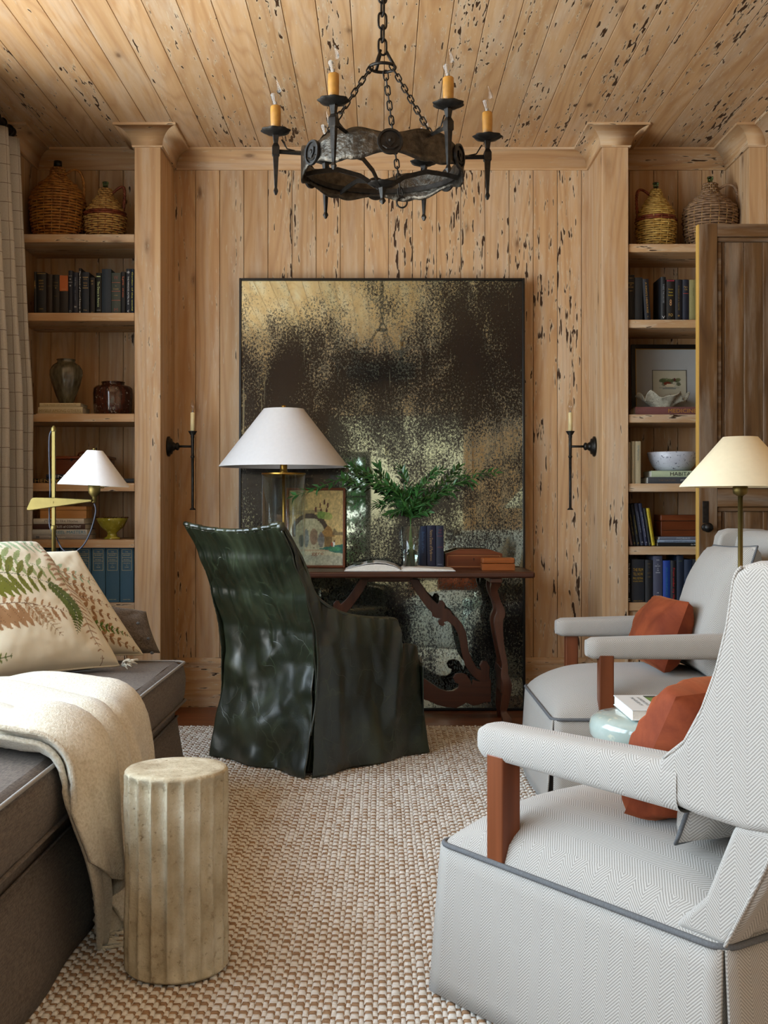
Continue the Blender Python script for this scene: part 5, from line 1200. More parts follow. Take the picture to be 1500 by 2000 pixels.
for s_ in (1, -1):
    ap = [(cxm + s_ * (x - cxm), z) for x, z in armp]; lw = [(cxm + s_ * (x - cxm), z) for x, z in lowp]
    mk('scroll_brace', MB().prism(ap, 'y', -.034, -.004), M['dark_woodZ'], dk, bevel=.003)
    mk('stretcher_board', MB().prism(lw, 'y', -.033, -.005), M['dark_woodX'], dk, bevel=.003)
    for yo, nm in ((5.725, 'leg'), (5.985, 'leg')):
        px_ = .575; fr_ = 1 if yo < 5.8 else -1
        path = [(.545, TZ - .03), (.548, .70), (.540, .66), (.560, .60), (.575, .55), (.562, .50), (.572, .40), (.590, .30), (.588, .25), (.600, .20), (.592, .12), (.585, .07), (.600, .03), (.602, .002)]
        yc = [0, .005, .02, .03, .035, .03, .015, .0, -.01, -.012, -.005, .0, -.01, -.02]
        ws = [.030, .034, .024, .022, .030, .032, .022, .020, .026, .032, .026, .020, .030, .030]
        pts = [(cxm + s_ * (x - .03), (yo - 5.88) + fr_ * y_, z) for (x, z), y_ in zip(path, yc)]
        N_ = 6; pb_ = bez(pts, N_); wsb = []
        for i in range(len(ws) - 1): wsb += [ws[i] + (ws[i + 1] - ws[i]) * k / N_ for k in range(N_)]
        mk(nm, MB().tube(pb_, wsb + [ws[-1]], 4, up=(1, 0, 0)), M['dark_woodZ'], dk, bevel=.003)
    mk('trestle_cleat', MB().box(cxm + s_ * .515 - .03, cxm + s_ * .515 + .03, -.20, .16, TZ - .055, TZ - .0305), M['dark_woodY'], dk, bevel=.005)
    mk('trestle_rail', MB().box(cxm + s_ * .556 - .015, cxm + s_ * .556 + .015, -.17, .10, .16, .28), M['dark_woodY'], dk, bevel=.004)

# ---------------------------------------------------------------- things on the desk
D5 = 5.835; tl = empty('table_lamp', (X(554, D5), D5, TZ + .0005), label='glass cylinder table lamp with brass rod and wide white shade on the desk', cat='lamp')
q = lambda y: Z(y, D5) - TZ
mk('base_plate', MB().lathe([(.112, 0), (.112, .022), (.106, .026), (0, .026)], 48), M['brass'], tl, smooth=True, bevel=0)
zt_ = q(927)
mk('glass_cylinder', MB().lathe([(.107, .026), (.107, zt_), (.101, zt_), (.101, .026)], 64, cap=False), M['glass'], tl, smooth=True)
for k in range(3):
    a = math.radians(-40 + 120 * k); mk('glass_rod', MB().lathe([(.010, .027), (.010, zt_)], 16, .07 * math.cos(a), .07 * math.sin(a)), M['glass'], tl, smooth=True)
mk('brass_rod', MB().lathe([(.0075, .026), (.0075, zt_)], 16), M['brass'], tl, smooth=True)
mk('top_ring', MB().lathe([(.109, zt_ + .0002), (.109, zt_ + .007), (.085, zt_ + .007), (.085, zt_ + .0002), (.109, zt_ + .0002)], 64, cap=False).box(-.087, .087, -.012, .012, zt_ + .0002, zt_ + .007).box(-.012, .012, -.087, .087, zt_ + .0002, zt_ + .007), M['brass'], tl)
mk('neck', MB().lathe([(.020, zt_ + .007), (.022, zt_ + .012), (.018, zt_ + .02), (.018, q(908)), (.022, q(906)), (.012, q(905)), (.006, q(903)), (.005, q(798)), (.011, q(797)), (.011, q(792)), (0, q(791.5))], 24), M['brass'], tl, smooth=True)
cone_shade(tl, (0, 0), q(912), q(799), .319, .099, M['shade'])
# painting
pt_ = empty('small_painting', (X(616, 6.02), 6.02, TZ + .001), (-.10, 0, 0), label='small oil painting of an old stone arch in a red brown frame on the desk', cat='picture')
pw2, ph2, fw2 = .305, Z(952, 6.03) - TZ, .013
mk('frame', MB().box(-pw2 / 2, -pw2 / 2 + fw2, 0, .025, 0, ph2).box(pw2 / 2 - fw2, pw2 / 2, 0, .025, 0, ph2).box(-pw2 / 2 + fw2, pw2 / 2 - fw2, 0, .025, 0, fw2).box(-pw2 / 2 + fw2, pw2 / 2 - fw2, 0, .025, ph2 - fw2, ph2), M['box_redX'], pt_, bevel=.003)
mk('backing', MB().box(-pw2 / 2 + .005, pw2 / 2 - .005, .015, .024, .005, ph2 - .005), M['dark_woodX'], pt_)
ra = Raster(110, 150, 'c3a56a'); ra.noise(.25, 14, 3)
ra.poly([(0, 1), (.3, 1), (.36, .75), (.05, .72), (0, .8)], '9b8a5a', .7); ra.poly([(.62, 1), (1, 1), (1, .4), (.75, .45), (.62, .7)], 'd0b478', .6)
ra.poly([(0, .72), (.62, .74), (.62, .70), (0, .66)], '8b7a52', .8); ra.poly([(0, 0), (1, 0), (1, .22), (.5, .27), (0, .3)], 'b9b293'); ra.poly([(0, 0), (1, 0), (1, .12), (0, .16)], 'a9a997', .6)
ra.ell(.40, .46, .33, .23, '4a3a2c'); ra.ell(.39, .43, .27, .20, 'b4a986'); ra.poly([(.05, .24), (.72, .24), (.72, .38), (.05, .38)], 'b0a587'); ra.poly([(.66, .24), (.80, .24), (.80, .42), (.66, .42)], '7d6238')
ra.poly([(.55, .38), (.86, .38), (.78, .50), (.72, .53)], '99713a'); ra.poly([(.80, .40), (1, .40), (1, .44), (.9, .44), (.84, .5)], '6e5c40', .8)
ra.ell(.33, .36, .05, .12, '6f7a7c', .8); ra.ell(.47, .38, .07, .11, '7a4f3c', .7); ra.ell(.60, .34, .06, .10, '5a5f6c', .7); ra.ell(.24, .33, .04, .08, '38494a', .8)
for (x, y) in ((.58, .80), (.66, .84), (.72, .80), (.50, .74), (.60, .72), (.70, .73)): ra.ell(x, y, .016, .035, '5e3324')
ra.ell(.66, .66, .14, .045, '8a9a4a', .9); ra.ell(.60, .67, .08, .05, '6c8a3c', .8); ra.ell(.73, .64, .08, .04, 'a3a95a', .8)
ra.poly([(.55, .22), (.78, .26), (1, .28), (1, .16), (.85, .17), (.7, .20)], '2e6a5c'); ra.ell(.85, .22, .12, .03, '3f8a5a', .8); ra.ell(.83, .285, .025, .035, 'e3e3da'); ra.ell(.80, .28, .02, .03, 'a3502c'); ra.ell(.845, .32, .014, .016, '6b3a2a')
ra.noise(.5, 45, 5); ra.noise(.4, 100, 6); ra.noise(.35, 25, 9); ra.ell(.12, .5, .03, .1, '5d6a70', .6); ra.ell(.45, .20, .3, .015, 'b58a6a', .5)
painted_panel('canvas', -pw2 / 2 + fw2 - .002, pw2 / 2 - fw2 + .002, fw2 - .002, ph2 - fw2 + .002, .012, ra, M['paint'], pt_)
put_text('ggre', .06, .018, Matrix.Translation((0.01, .0105, .07)) @ RX90, ink('8a4a2a'), pt_)
# vase of branches
vz = Z(1028, 5.86) - TZ; vs_ = empty('glass_vase', (X(802, 5.86), 5.86, TZ + .0005), label='clear glass vase of water on the desk', cat='vase')
mk('glass', MB().lathe([(.036, 0), (.037, .004), (.040, .08), (.050, vz), (.0475, vz), (.0375, .08), (.034, .012), (0, .010)], 40, cap=True), M['glass'], vs_, smooth=True)
mk('water', MB().lathe([(0, .0115), (.0335, .0125), (.0365, .075), (.0372, .10), (0, .10)], 32), glass('water', (.9, .97, .93), 0, 1.33), vs_, smooth=True)
br = empty('leafy_branches', (X(802, 5.86), 5.86, TZ), label='glossy dark green ruscus branches arching out of the vase', cat='branches')
lv = MB(); Lf = .043
lv.add([(0, 0, 0), (.0092, Lf * .35, .002), (0, Lf, -.002), (-.0092, Lf * .35, .002), (0, Lf * .4, -.001), (.0052, Lf * .7, .001), (-.0052, Lf * .7, .001)], [(0, 1, 4), (0, 4, 3), (4, 1, 5), (4, 5, 2), (4, 2, 6), (4, 6, 3)])
lfm = [mesh('leaf', lv, m_) for m_ in (M['leaf'],)]; sm = MB(); leaves = []
rr = random.Random(11); Vx = lambda x, y, dy=0: Vector((X(x, 5.86) - X(802, 5.86), dy, Z(y, 5.86) - TZ))
tips = [[(795, 1000), (770, 960), (700, 930), (645, 945), (612, 958), (578, 970)], [(798, 1000), (770, 955), (728, 928), (702, 918), (686, 914)], [(796, 990), (765, 950), (745, 925), (738, 910)], [(802, 990), (790, 960), (760, 955), (738, 950)],
        [(804, 1000), (800, 960), (790, 930), (782, 915)], [(806, 1000), (812, 965), (830, 945), (845, 925), (860, 920)], [(808, 1000), (835, 965), (880, 935), (920, 925), (968, 923)], [(808, 1005), (840, 980), (875, 950), (905, 940), (920, 945)],
        [(806, 1005), (830, 985), (860, 965), (885, 960)], [(800, 1010), (780, 985), (755, 985), (735, 985)], [(803, 1010), (795, 990), (775, 1000), (760, 1003)], [(806, 1010), (825, 1000), (835, 1000)], [(803, 1000), (810, 985), (815, 965), (818, 955)],
        [(797, 1005), (785, 975), (770, 970), (757, 968)], [(806, 1000), (850, 960), (885, 925), (900, 912)], [(800, 1000), (760, 950), (700, 945), (668, 935)], [(804, 1004), (795, 975), (805, 960)], [(800, 1008), (788, 992), (790, 975), (778, 960)],[(806,1008),(822,985),(840,982),(852,975)],[(801,1000),(775,960),(735,935),(705,920)],[(806,1000),(845,972),(890,945),(935,932)]]
for bi, tp in enumerate(tips):
    dy0 = rr.uniform(-.09, .06) if bi else -.15
    if bi in (1, 15): dy0 = -.12
    pts = [Vector((rr.uniform(-.02, .02), rr.uniform(-.015, .015), .02)), Vector((0, 0, vz + .01))] + [Vx(x, y, dy0 * (k + 1) / len(tp)) for k, (x, y) in enumerate(tp)]
    pl = bez(pts, 8); sm.tube(pl, [.0022 - .0012 * i / len(pl) for i in range(len(pl))], 5)
    n_l = 0
    for i in range(14, len(pl) - 1):
        for s_ in range(1):
            p = pl[i]; tg = (pl[i + 1] - pl[i]).normalized(); side_ = 1 if (n_l % 2) else -1; n_l += 1
            dirv = (tg * .9 + Vector((rr.gauss(0, .22), rr.gauss(0, .35), rr.gauss(0, .22) + .05)) + Vector((-tg.z, 0, tg.x)) * side_ * .7).normalized()
            leaves.append((p, dirv, rr.uniform(.75, 1.25)))
    leaves.append((pl[-1], (pl[-1] - pl[-2]).normalized(), 1.0))
rr.shuffle(leaves)
rest = MB()
for i, (p, d, s_) in enumerate(leaves):
    qv = d.to_track_quat('Y', 'Z') @ Matrix.Rotation(rr.uniform(-.9, .9), 4, 'Y').to_quaternion()
    if i < 298:
        o = mk('leaf', lfm[0], None, br, p); o.rotation_mode = 'QUATERNION'; o.rotation_quaternion = qv; o.scale = (s_, s_, s_)
    else:
        rest.add([p + qv @ (Vector(v_) * s_) for v_ in lv.v], lv.f)
if rest.v: mk('leaves', rest, M['leaf'], br, kind='stuff')
mk('stems', sm, M['stem'], br, smooth=True)
# books, boxes, open book
gdb = 'navy books standing on the desk'
dsp = [(820, 833, 1028, '1c2b4c', 'navy book with faint lettering nearest the glass vase on the desk', [('Ballads of Paris', .62, .5, .4, '3f5c86', True)]), (834, 851, 1026.5, '151b38', 'middle navy book on the desk with gold script lettering', [('Notre Dame of Paris', .62, .55, .35, 'a8895c', True), ('Scenes', .28, .2, .25, 'a8895c', True)]),
       (852, 867, 1027, '1a2238', 'right navy book on the desk with dark red title bands', [('THE', .9, .03, .4, '7c2a3c', False), ('BIG', .84, .03, .4, '7c2a3c', False), ('BOOK', .76, .03, .7, '7c2a3c', False), ('HAMILTON', .50, .03, .7, '7c2a3c', False), ('PRESS', .1, .02, .6, '8a93a8', False)])]
for a, b, y, col, lab, tx in dsp: ub(a, b, y, TZ + .0005, col, lab, tx, D=5.93, d=.13, group=gdb)
b1 = empty('letter_box', (X(925.5, 5.97), 5.97, TZ + .0005), label='wide red brown wooden letter box with keyhole and arched lid on the desk', cat='box'); hw = (X(982, 5.95) - X(870, 5.95)) / 2; hz = Z(1082, 5.95) - TZ; ht = Z(1073, 5.95) - TZ
mk('body', MB().prism([(-hw, 0), (hw, 0), (hw, hz), (hw * .6, hz + (ht - hz) * .8), (hw * .5, ht), (-hw * .5, ht), (-hw * .6, hz + (ht - hz) * .8), (-hw, hz)], 'y', 0, .10), M['box_redX'], b1, bevel=.002)
mk('inlay_line', MB().box(-hw + .012, hw - .012, -.001, .001, hz - .010, hz - .0085).box(-hw + .012, -hw + .0135, -.001, .001, .01, hz - .01).box(hw - .0135, hw - .012, -.001, .001, .01, hz - .01).box(-hw + .012, hw - .012, -.001, .001, .009, .0105), ink('b9824a'), b1)
mk('keyhole', MB().lathe([(0, -.002), (.003, -.001), (.003, .001)], 12).xf(Matrix.Translation((0, -.001, hz * .65)) @ Matrix.Rotation(PI / 2, 4, 'X')).box(-.001, .001, -.002, .0, hz * .52, hz * .65), M['black'], b1)
b2 = empty('small_box', (X(973, 5.80), 5.80, TZ + .0005), label='small orange brown lidded box at the right end of the desk', cat='box'); hw = (X(1005, 5.78) - X(941, 5.78)) / 2; h1 = Z(1101, 5.78) - TZ; h2 = Z(1090, 5.78) - TZ
mk('body', MB().box(-hw, hw, -.02, .07, 0, h1 - .001), M['box_orange'], b2, bevel=.002); mk('lid', MB().box(-hw, hw, -.02, .07, h1, h2), M['box_orange'], b2, bevel=.006, seg=2)
ob = empty('open_book', (X(783, 5.72), 5.70, TZ + .0008), label='large white open book lying on the front of the desk', cat='book')
xl, xr = X(672, 5.69) - X(783, 5.72), X(890, 5.69) - X(783, 5.72)
mk('cover', MB().box(xl, -.004, 0, .30, 0, .003).box(.004, xr, 0, .30, 0, .003).box(-.004, .004, 0, .30, .0, .004), M['white_gloss'], ob, bevel=.001, seg=1)
def pages(x0, x1, hgt, rise):
    poly = [(x0, .0032)]; n = 14
    for k in range(n + 1): f = k / n; x = x0 + (x1 - x0) * f; poly.append((x, .0045 + hgt * (math.sin(PI * min(1, f * .5 + (.5 if False else 0))) ** .8 if rise else math.sin(PI * f * .98 + .02) ** .7 * 1.0)))
    return poly
lp_ = [(xl + .006, .0032), (xl + .010, .008), (xl * .8, .020), (xl * .62, .030), (xl * .45, .034), (xl * .28, .032), (xl * .12, .022), (xl * .03, .010), (-.001, .0045), (-.001, .0032)]
rp_ = [(.001, .0032), (.001, .006), (xr * .05, .014), (xr * .16, .018), (xr * .35, .016), (xr * .6, .012), (xr * .85, .008), (xr - .008, .006), (xr - .005, .0032)]
mk('pages', MB().prism(lp_, 'y', .006, .29), M['paper'], ob); mk('pages', MB().prism(rp_, 'y', .006, .29), M['paper'], ob)
mk('turned_page', MB().prism([(xl * .93, .012), (xl * .8, .024), (xl * .6, .037), (xl * .42, .042), (xl * .25, .038), (xl * .1, .025), (0, .008), (xl * .1, .023), (xl * .25, .036), (xl * .42, .040), (xl * .6, .035), (xl * .8, .022)], 'y', .004, .288), M['white_gloss'], ob)
pm = MB()
for i, (a, b) in enumerate(((.85, .70), (.60, .5))): pm.add([(xl * a, .03, .0285 if i == 0 else .0395), (xl * b, .03, .0355 if i == 0 else .0428), (xl * b, .26, .0355 if i == 0 else .0428), (xl * a, .26, .0285 if i == 0 else .0395)], [(0, 1, 2, 3)])
mk('printed_photo', pm, ink('4c5a52'), ob)

# ---------------------------------------------------------------- green leather slipcovered chair
gc = empty('slipcovered_chair', (-.273, 4.578, .018), (0, 0, math.atan2(.721, .692)), label='high backed armchair under a loose dark green leather slipcover, turned to the desk', cat='chair')
WD, DP = .574, .654
def lerp_tab(tab, z):
    if z <= tab[0][0]: return tab[0][1]
    for (a, b), (c, d) in zip(tab, tab[1:]):
        if z <= c: t_ = (z - a) / (c - a); return b + (d - b) * (t_ * .35 + (t_ * t_ * (3 - 2 * t_)) * .65)
    return tab[-1][1]
XB = [(0, -.03), (.12, -.012), (.30, .022), (.43, .032), (.55, .022), (.70, -.028), (.85, -.098), (1.0, -.172)]
xb_ = lambda z: lerp_tab(XB, z)
gauss = lambda d, w_: math.exp(-(d / w_) ** 2)
def ridge(y, z, y0, z0, y1, z1, w_):
    """height of a soft crease running from (y0,z0) to (y1,z1)"""
    dx, dz = y1 - y0, z1 - z0; L_ = math.hypot(dx, dz); t_ = ((y - y0) * dx + (z - z0) * dz) / L_ ** 2; tc_ = min(1, max(0, t_)); px2, pz2 = y0 + dx * tc_, z0 + dz * tc_
    return gauss(math.hypot(y - px2, z - pz2), w_) * (1 if 0 <= t_ <= 1 else gauss(min(abs(t_), abs(t_ - 1)), .25))
def back_pt(u, v):
    y = WD * u; zt2 = .975 - .030 * (1 - (2 * u - 1) ** 2) + .005 * (1 - u); z = zt2 * v
    yy = y + (.012 * (1 - z / .3) * (2 * u - 1) if z < .3 else 0) + (2 * u - 1) * (-.010 * gauss(z - .42, .18)) + (2 * u - 1) * .012 * max(0, z - .6)
    d = 0
    tz = max(0, (z - .52) / .45)
    d += tz ** .6 * .006 * (math.sin(y * 92 + 2.2 * math.sin(z * 6)) * .6 + math.sin(y * 57 + z * 7 + 1) * .6) * (.35 + .65 * tz)
    for (ya, za, yb2, zb2, w2, a2) in ((.03, .97, .07, .60, .010, .012), (.09, .97, .12, .72, .008, .010), (.15, .97, .17, .55, .011, .012), (.205, .97, .21, .70, .008, .009), (.25, .97, .235, .50, .012, .014), (.31, .97, .31, .66, .009, .011), (.37, .97, .35, .58, .011, .013), (.42, .97, .41, .74, .008, .010), (.47, .97, .45, .56, .011, .012), (.53, .97, .52, .66, .009, .012)):
        d += a2 * ridge(y, z, ya, za, yb2, zb2, w2) * (.3 + .7 * tz)
    d += .013 * ridge(y, z, .52, .40, .24, .10, .07) - .012 * ridge(y, z, .44, .30, .20, .02, .05)
    d += .013 * ridge(y, z, .04, .34, .30, .16, .06) - .008 * ridge(y, z, .03, .20, .22, .05, .04) + .007 * ridge(y, z, .20, .46, .40, .36, .04)
    d += .010 * ridge(y, z, .35, .75, .30, .42, .05) - .008 * ridge(y, z, .45, .70, .48, .3, .05)
    d += .014 * math.sin(y * 22 + 1) * max(0, 1 - z / .28)
    d += .008 * fbm((y * 3, z * 2.4, 3), 2, 3)
    return (xb_(z) - d * min(1, 1.0) - .004, yy, z)
mk('back_panel', MB().grid(back_pt, 90, 130), M['leather'], gc, smooth=True, solid=.004)
TOP = [(-.166, .984), (-.155, .985), (-.125, .955), (-.085, .90), (-.048, .848), (-.018, .79), (.0, .745), (.028, .700), (.088, .66), (.17, .625), (.26, .605), (.36, .592), (.45, .584), (.485, .572), (.495, .54), (.498, .49), (.50, .475), (.545, .472), (.590, .462), (.612, .44), (.622, .40)]
cum = [0]
for a, b in zip(TOP, TOP[1:]): cum.append(cum[-1] + math.hypot(b[0] - a[0], b[1] - a[1]))
def top_at(u):
    s_ = u * cum[-1]
    for i in range(len(TOP) - 1):
        if s_ <= cum[i + 1] + 1e-9:
            t_ = (s_ - cum[i]) / max(1e-9, cum[i + 1] - cum[i]); return TOP[i][0] + (TOP[i + 1][0] - TOP[i][0]) * t_, TOP[i][1] + (TOP[i + 1][1] - TOP[i][1]) * t_
    return TOP[-1]
def side_pt(u, v, sy=0):
    xt, zt3 = top_at(u); ub_ = u ** 1.0; xbot = -.012 + (DP + .012) * min(1, u * 1.0)
    z = zt3 * v; w_ = (1 - u) ** 6
    x = xbot + (xt - xbot) * (v ** 1.0)
    x = x * (1 - w_) + (xb_(z) + .012) * w_
    d = .014 * max(0, 1 - z / .30) * math.sin(x * 20 + .7) + .010 * fbm((x * 3, z * 1.6, 7), 2, 3) + .006 * math.sin(x * 70 + 2 * math.sin(z * 9)) * max(0, (v - .78) / .22)
    d += .012 * ridge(x, z, .50, .52, .46, .18, .03) - .010 * ridge(x, z, .30, .50, .40, .1, .05) + .010 * ridge(x, z, .10, .50, .14, .05, .04)
    d += .018 * max(0, 1 - z / .25)
    return (x, (-.004 - d) if sy == 0 else (WD + .004 + d), z)
mk('side_panel', MB().grid(lambda u, v: side_pt(u, v, 0), 110, 90), M['leather'], gc, smooth=True, solid=.004)
mk('side_panel', MB().grid(lambda u, v: side_pt(u, v, 1), 60, 50), M['leather'], gc, smooth=True, solid=.004)
armpoly = [(xb_(z_) + .016, z_) for z_ in (.02, .2, .43, .6, .75, .88, .955)] + [(x_ , z_ - .010) for x_, z_ in TOP[1:16]] + [(.50, .02)]
for y0, y1 in ((.004, .085), (WD - .085, WD - .004)): mk('arm', MB().prism(armpoly, 'y', y0, y1), M['leather'], gc, bevel=.012, seg=3)
backpoly = [(xb_(z_) + .014, z_) for z_ in (.1, .3, .45, .6, .75, .88, .945)] + [(xb_(.95) + .07, .955), (xb_(.8) + .10, .80), (xb_(.6) + .12, .60), (.16, .44), (.16, .1)]
mk('inner_back', MB().prism(backpoly, 'y', .07, WD - .07), M['leather'], gc, bevel=.015, seg=3)
mk('seat_cushion', MB().box(.14, .615, .075, WD - .02, .33, .462), M['leather'], gc, bevel=.03, seg=4)
mk('seat_base', MB().box(.03, .61, .02, WD - .02, .06, .33), M['leather'], gc, bevel=.01)
mk('front_panel', MB().grid(lambda u, v: (DP - .012 + .02 * (1 - v) + .010 * math.sin(u * 17) * (1 - v), WD * u, .40 * v), 50, 20), M['leather'], gc, smooth=True, solid=.004)
mk('far_corner_flap', MB().grid(lambda u, v: (DP - .02 + .05 * u * (1 - v * .7), -.018 + .05 * u, .38 * v), 8, 20), M['leather'], gc, smooth=True, solid=.004)
mk('top_seam', MB().tube([tuple(Vector(back_pt(k / 60, 1.0)) + Vector((.004, 0, .004))) for k in range(61)], .010, 8), M['leather'], gc, smooth=True)
mk('corner_seam', MB().tube([(xb_(.16 + .8 * k / 50) - .004, -.008, .16 + .8 * k / 50) for k in range(51)], .004, 6), M['leather'], gc, smooth=True)
mk('side_seam', MB().tube([(a_ + .0, .001, b_ - .002) for a_, b_ in bez([(x_, 0, z_) for x_, z_ in TOP[:15]], 4) and [(p.x, p.z) for p in bez([(x_, 0, z_) for x_, z_ in TOP[:15]], 4)]], .007, 8), M['leather'], gc, smooth=True)
lt_ = MB().lathe([(.006, .955), (.016, .958), (.019, .972), (.014, .988), (0, .992)], 12, xb_(.97) + .004, .0)
mk('gathered_corner', lt_, M['leather'], gc, smooth=True)
gl_ = MB()
for (x_, y_) in ((.05, .06), (.58, .06), (.05, WD - .06), (.58, WD - .06)): gl_ = MB().box(x_ - .02, x_ + .02, y_ - .02, y_ + .02, .0, .07); mk('leg', gl_, M['dark_woodZ'], gc, bevel=.002)

# ---------------------------------------------------------------- herringbone armchairs
WA = .78
def armchair(loc, rz, label):
    r = empty('armchair', loc, (0, 0, rz), label=label, cat='chair', group='pair of herringbone armchairs'); hwid = WA / 2; L = .76; zp_ = .322
    HB = M['herring']
    # skirt panels with a pleat opening at each corner
    def sk_(ax, ay, bx_, by, nx, ny):
        def f(u, v):
            z = .008 + (zp_ - .008) * v; fl = .022 * (1 - v) + .004 * math.sin(u * 9 + ax * 5) * (1 - v)
            x = ax + (bx_ - ax) * u; y = ay + (by - ay) * u
            ex = (u - .5) * .022 * (1 - v)
            return (x + nx * fl + (bx_ - ax) * ex, y + ny * fl + (by - ay) * ex, z)
        return MB().grid(f, 24, 8)
    g = .0035
    for (a, b, c, d, nx, ny) in ((hwid, g, hwid, L - g, 1, 0), (-hwid, L - g, -hwid, g, -1, 0), (-hwid + g, 0, hwid - g, 0, 0, -1), (hwid - g, L, -hwid + g, L, 0, 1)):
        mk('skirt', sk_(a, b, c, d, nx, ny), HB, r, smooth=True, solid=.005)
    mk('seat_base', MB().box(-hwid + .012, hwid - .012, .012, L - .012, .02, zp_ - .002), M['herring'], r)
    pts = []
    for (cx_, cy_, a0) in ((hwid - .03, .03, -90), (hwid - .03, L - .03, 0), (-hwid + .03, L - .03, 90), (-hwid + .03, .03, 180)):
        for k in range(5): a = math.radians(a0 + 22.5 * k); pts.append((cx_ + .034 * math.cos(a), cy_ + .034 * math.sin(a), zp_ + .003))
    mk('piping', MB().tube(pts, .0058, 8, closed=True), M['piping'], r, smooth=True)
    # domed seat
    def seat(u, v):
        a, b = 2 * u - 1, 2 * v - 1; a = math.copysign(abs(a) ** .8, a); b = math.copysign(abs(b) ** .8, b)
        h = .130 * (max(0, 1 - abs(a) ** 3.2) ** .5) * (max(0, 1 - abs(b) ** 3.2) ** .5) if True else 0
        return (a * (hwid - .001), L / 2 + b * (L / 2 - .001), zp_ + h + .002 * fbm((a * 2, b * 2, 0), 1))
    mk('seat', MB().grid(seat, 44, 44), HB, r, smooth=True)
    # back: thick reclined slab, with side wings
    slab = [(.635, .33), (.72, .44), (.80, .72), (.840, .930), (.86, .955), (.95, .960), (.980, .940), (.925, .70), (.83, .45), (.757, .325)]
    mk('back_cushion', MB().prism(slab, 'x', -hwid + .055, hwid - .055), HB, r, bevel=.022, seg=4)
    wing = [(.60, .545), (.598, .565), (.62, .618), (.668, .655), (.705, .715), (.735, .785), (.757, .86), (.770, .935), (.785, .956), (.82, .966), (.955, .963), (.982, .945), (.955, .82), (.90, .62), (.868, .535), (.80, .528), (.70, .532)]
    lower = [(.640, .328), (.715, .40), (.775, .535), (.873, .540), (.835, .44), (.762, .326)]
    for s_ in (1, -1):
        x0, x1 = (hwid - .075, hwid + .006) if s_ > 0 else (-hwid - .006, -hwid + .075)
        mk('wing', MB().prism(wing, 'x', x0, x1), HB, r, bevel=.020, seg=4)
        x0, x1 = (hwid - .07, hwid - .002) if s_ > 0 else (-hwid + .002, -hwid + .07)
        mk('back_post', MB().prism(lower, 'x', x0, x1), HB, r, bevel=.014, seg=3)
        sm_ = bez([(s_ * (hwid + .001), y_, z_) for y_, z_ in [(.762, .33), (.80, .40), (.842, .48), (.872, .55)]], 6)
        mk('edge_seam', MB().tube(sm_, .0035, 6), HB, r, smooth=True)
        sm_ = bez([(s_ * (hwid + .003), y_ + .012, z_) for y_, z_ in wing[2:9]], 4)
        mk('edge_seam', MB().tube(sm_, .003, 6), HB, r, smooth=True)
        # padded arm
        cxa = s_ * (hwid - .036); n = 26; mb = MB(); NS = 20
        def arm_pt(u, v):
            t_ = .118 + (.665 - .118) * v; hh = .036 + .010 * v; ww = .040 + .004 * v
            e_ = 1.0
            if v < .05: e_ = math.sqrt(max(0.02, 1 - (1 - v / .05) ** 2)) * .30 + .70
            a = 2 * PI * u; c_, s2 = math.cos(a), math.sin(a); pw_ = .55
            xx_ = math.copysign(abs(c_) ** pw_, c_) * ww * e_; zz_ = math.copysign(abs(s2) ** pw_, s2) * hh * e_
            return (cxa + xx_, t_, .566 + .006 * v + zz_)
        mb.grid(arm_pt, NS, n, closeu=True); mb.f = [f[::-1] for f in mb.f]; mb.add([arm_pt(k / NS, 0) for k in range(NS)], [tuple(range(NS))]); mk('armrest', mb, HB, r, smooth=True).data.polygons[-1].use_smooth = False
        px0 = hwid - .047 if s_ > 0 else -hwid - .003; mk('arm_post', MB().box(px0, px0 + .050, .158, .208, .325, .545), M['arm_wood'], r, bevel=.004, seg=2)
    return r
def chair_frame(P0, rz):
    """P0 = front corner on the chair's local +x side; returns the root location and a local->world function"""
    c, s_ = math.cos(rz), math.sin(rz); o_ = (P0[0] - c * WA / 2, P0[1] - s_ * WA / 2)
    return o_, (lambda x, y, z: (o_[0] + c * x - s_ * y, o_[1] + s_ * x + c * y, z))
RZN = math.atan2(-.574, -.819); o1, L1 = chair_frame((.128, 2.56), RZN)
armchair((o1[0], o1[1], .012), RZN, 'nearest herringbone linen armchair, seen from behind at the right, grey piping')
RZF = -PI / 2; o2, L2 = chair_frame((.588, 4.03), RZF)
armchair((o2[0], o2[1], .012), RZF, 'far herringbone linen armchair facing left in front of the right bookcase')
# pillows in the chairs (corners given in the chair's own frame)
for LL, nm in ((L1, 'nearest'), (L2, 'far')):
    pillow('seat_pillow', LL(.310, .575, .445), LL(-.305, .585, .445), LL(-.29, .74, .92), LL(.28, .74, .935), .21, M['herring'], pinch=.06, seed=3, pipe=M['piping'],
           label='grey herringbone pillow with dark piping in the %s armchair' % nm, cat='pillow', group='herringbone pillows in the armchairs')
pillow('seat_pillow', L2(.22, .42, .465), L2(-.24, .40, .465), L2(-.26, .52, .72), L2(.20, .52, .73), .18, M['rust'], pinch=.07, seed=5, rk=.05, wr=.009, label='rust velvet pillow in the far armchair', cat='pillow', group='rust velvet pillows')
pillow('seat_pillow', L1(.27, .41, .46), L1(-.14, .41, .46), L1(-.14, .56, .72), L1(.25, .53, .715), .23, M['rust'], pinch=.06, seed=8, rk=.055, wr=.018, label='burnt orange velvet pillow in the nearest armchair', cat='pillow', group='rust velvet pillows')

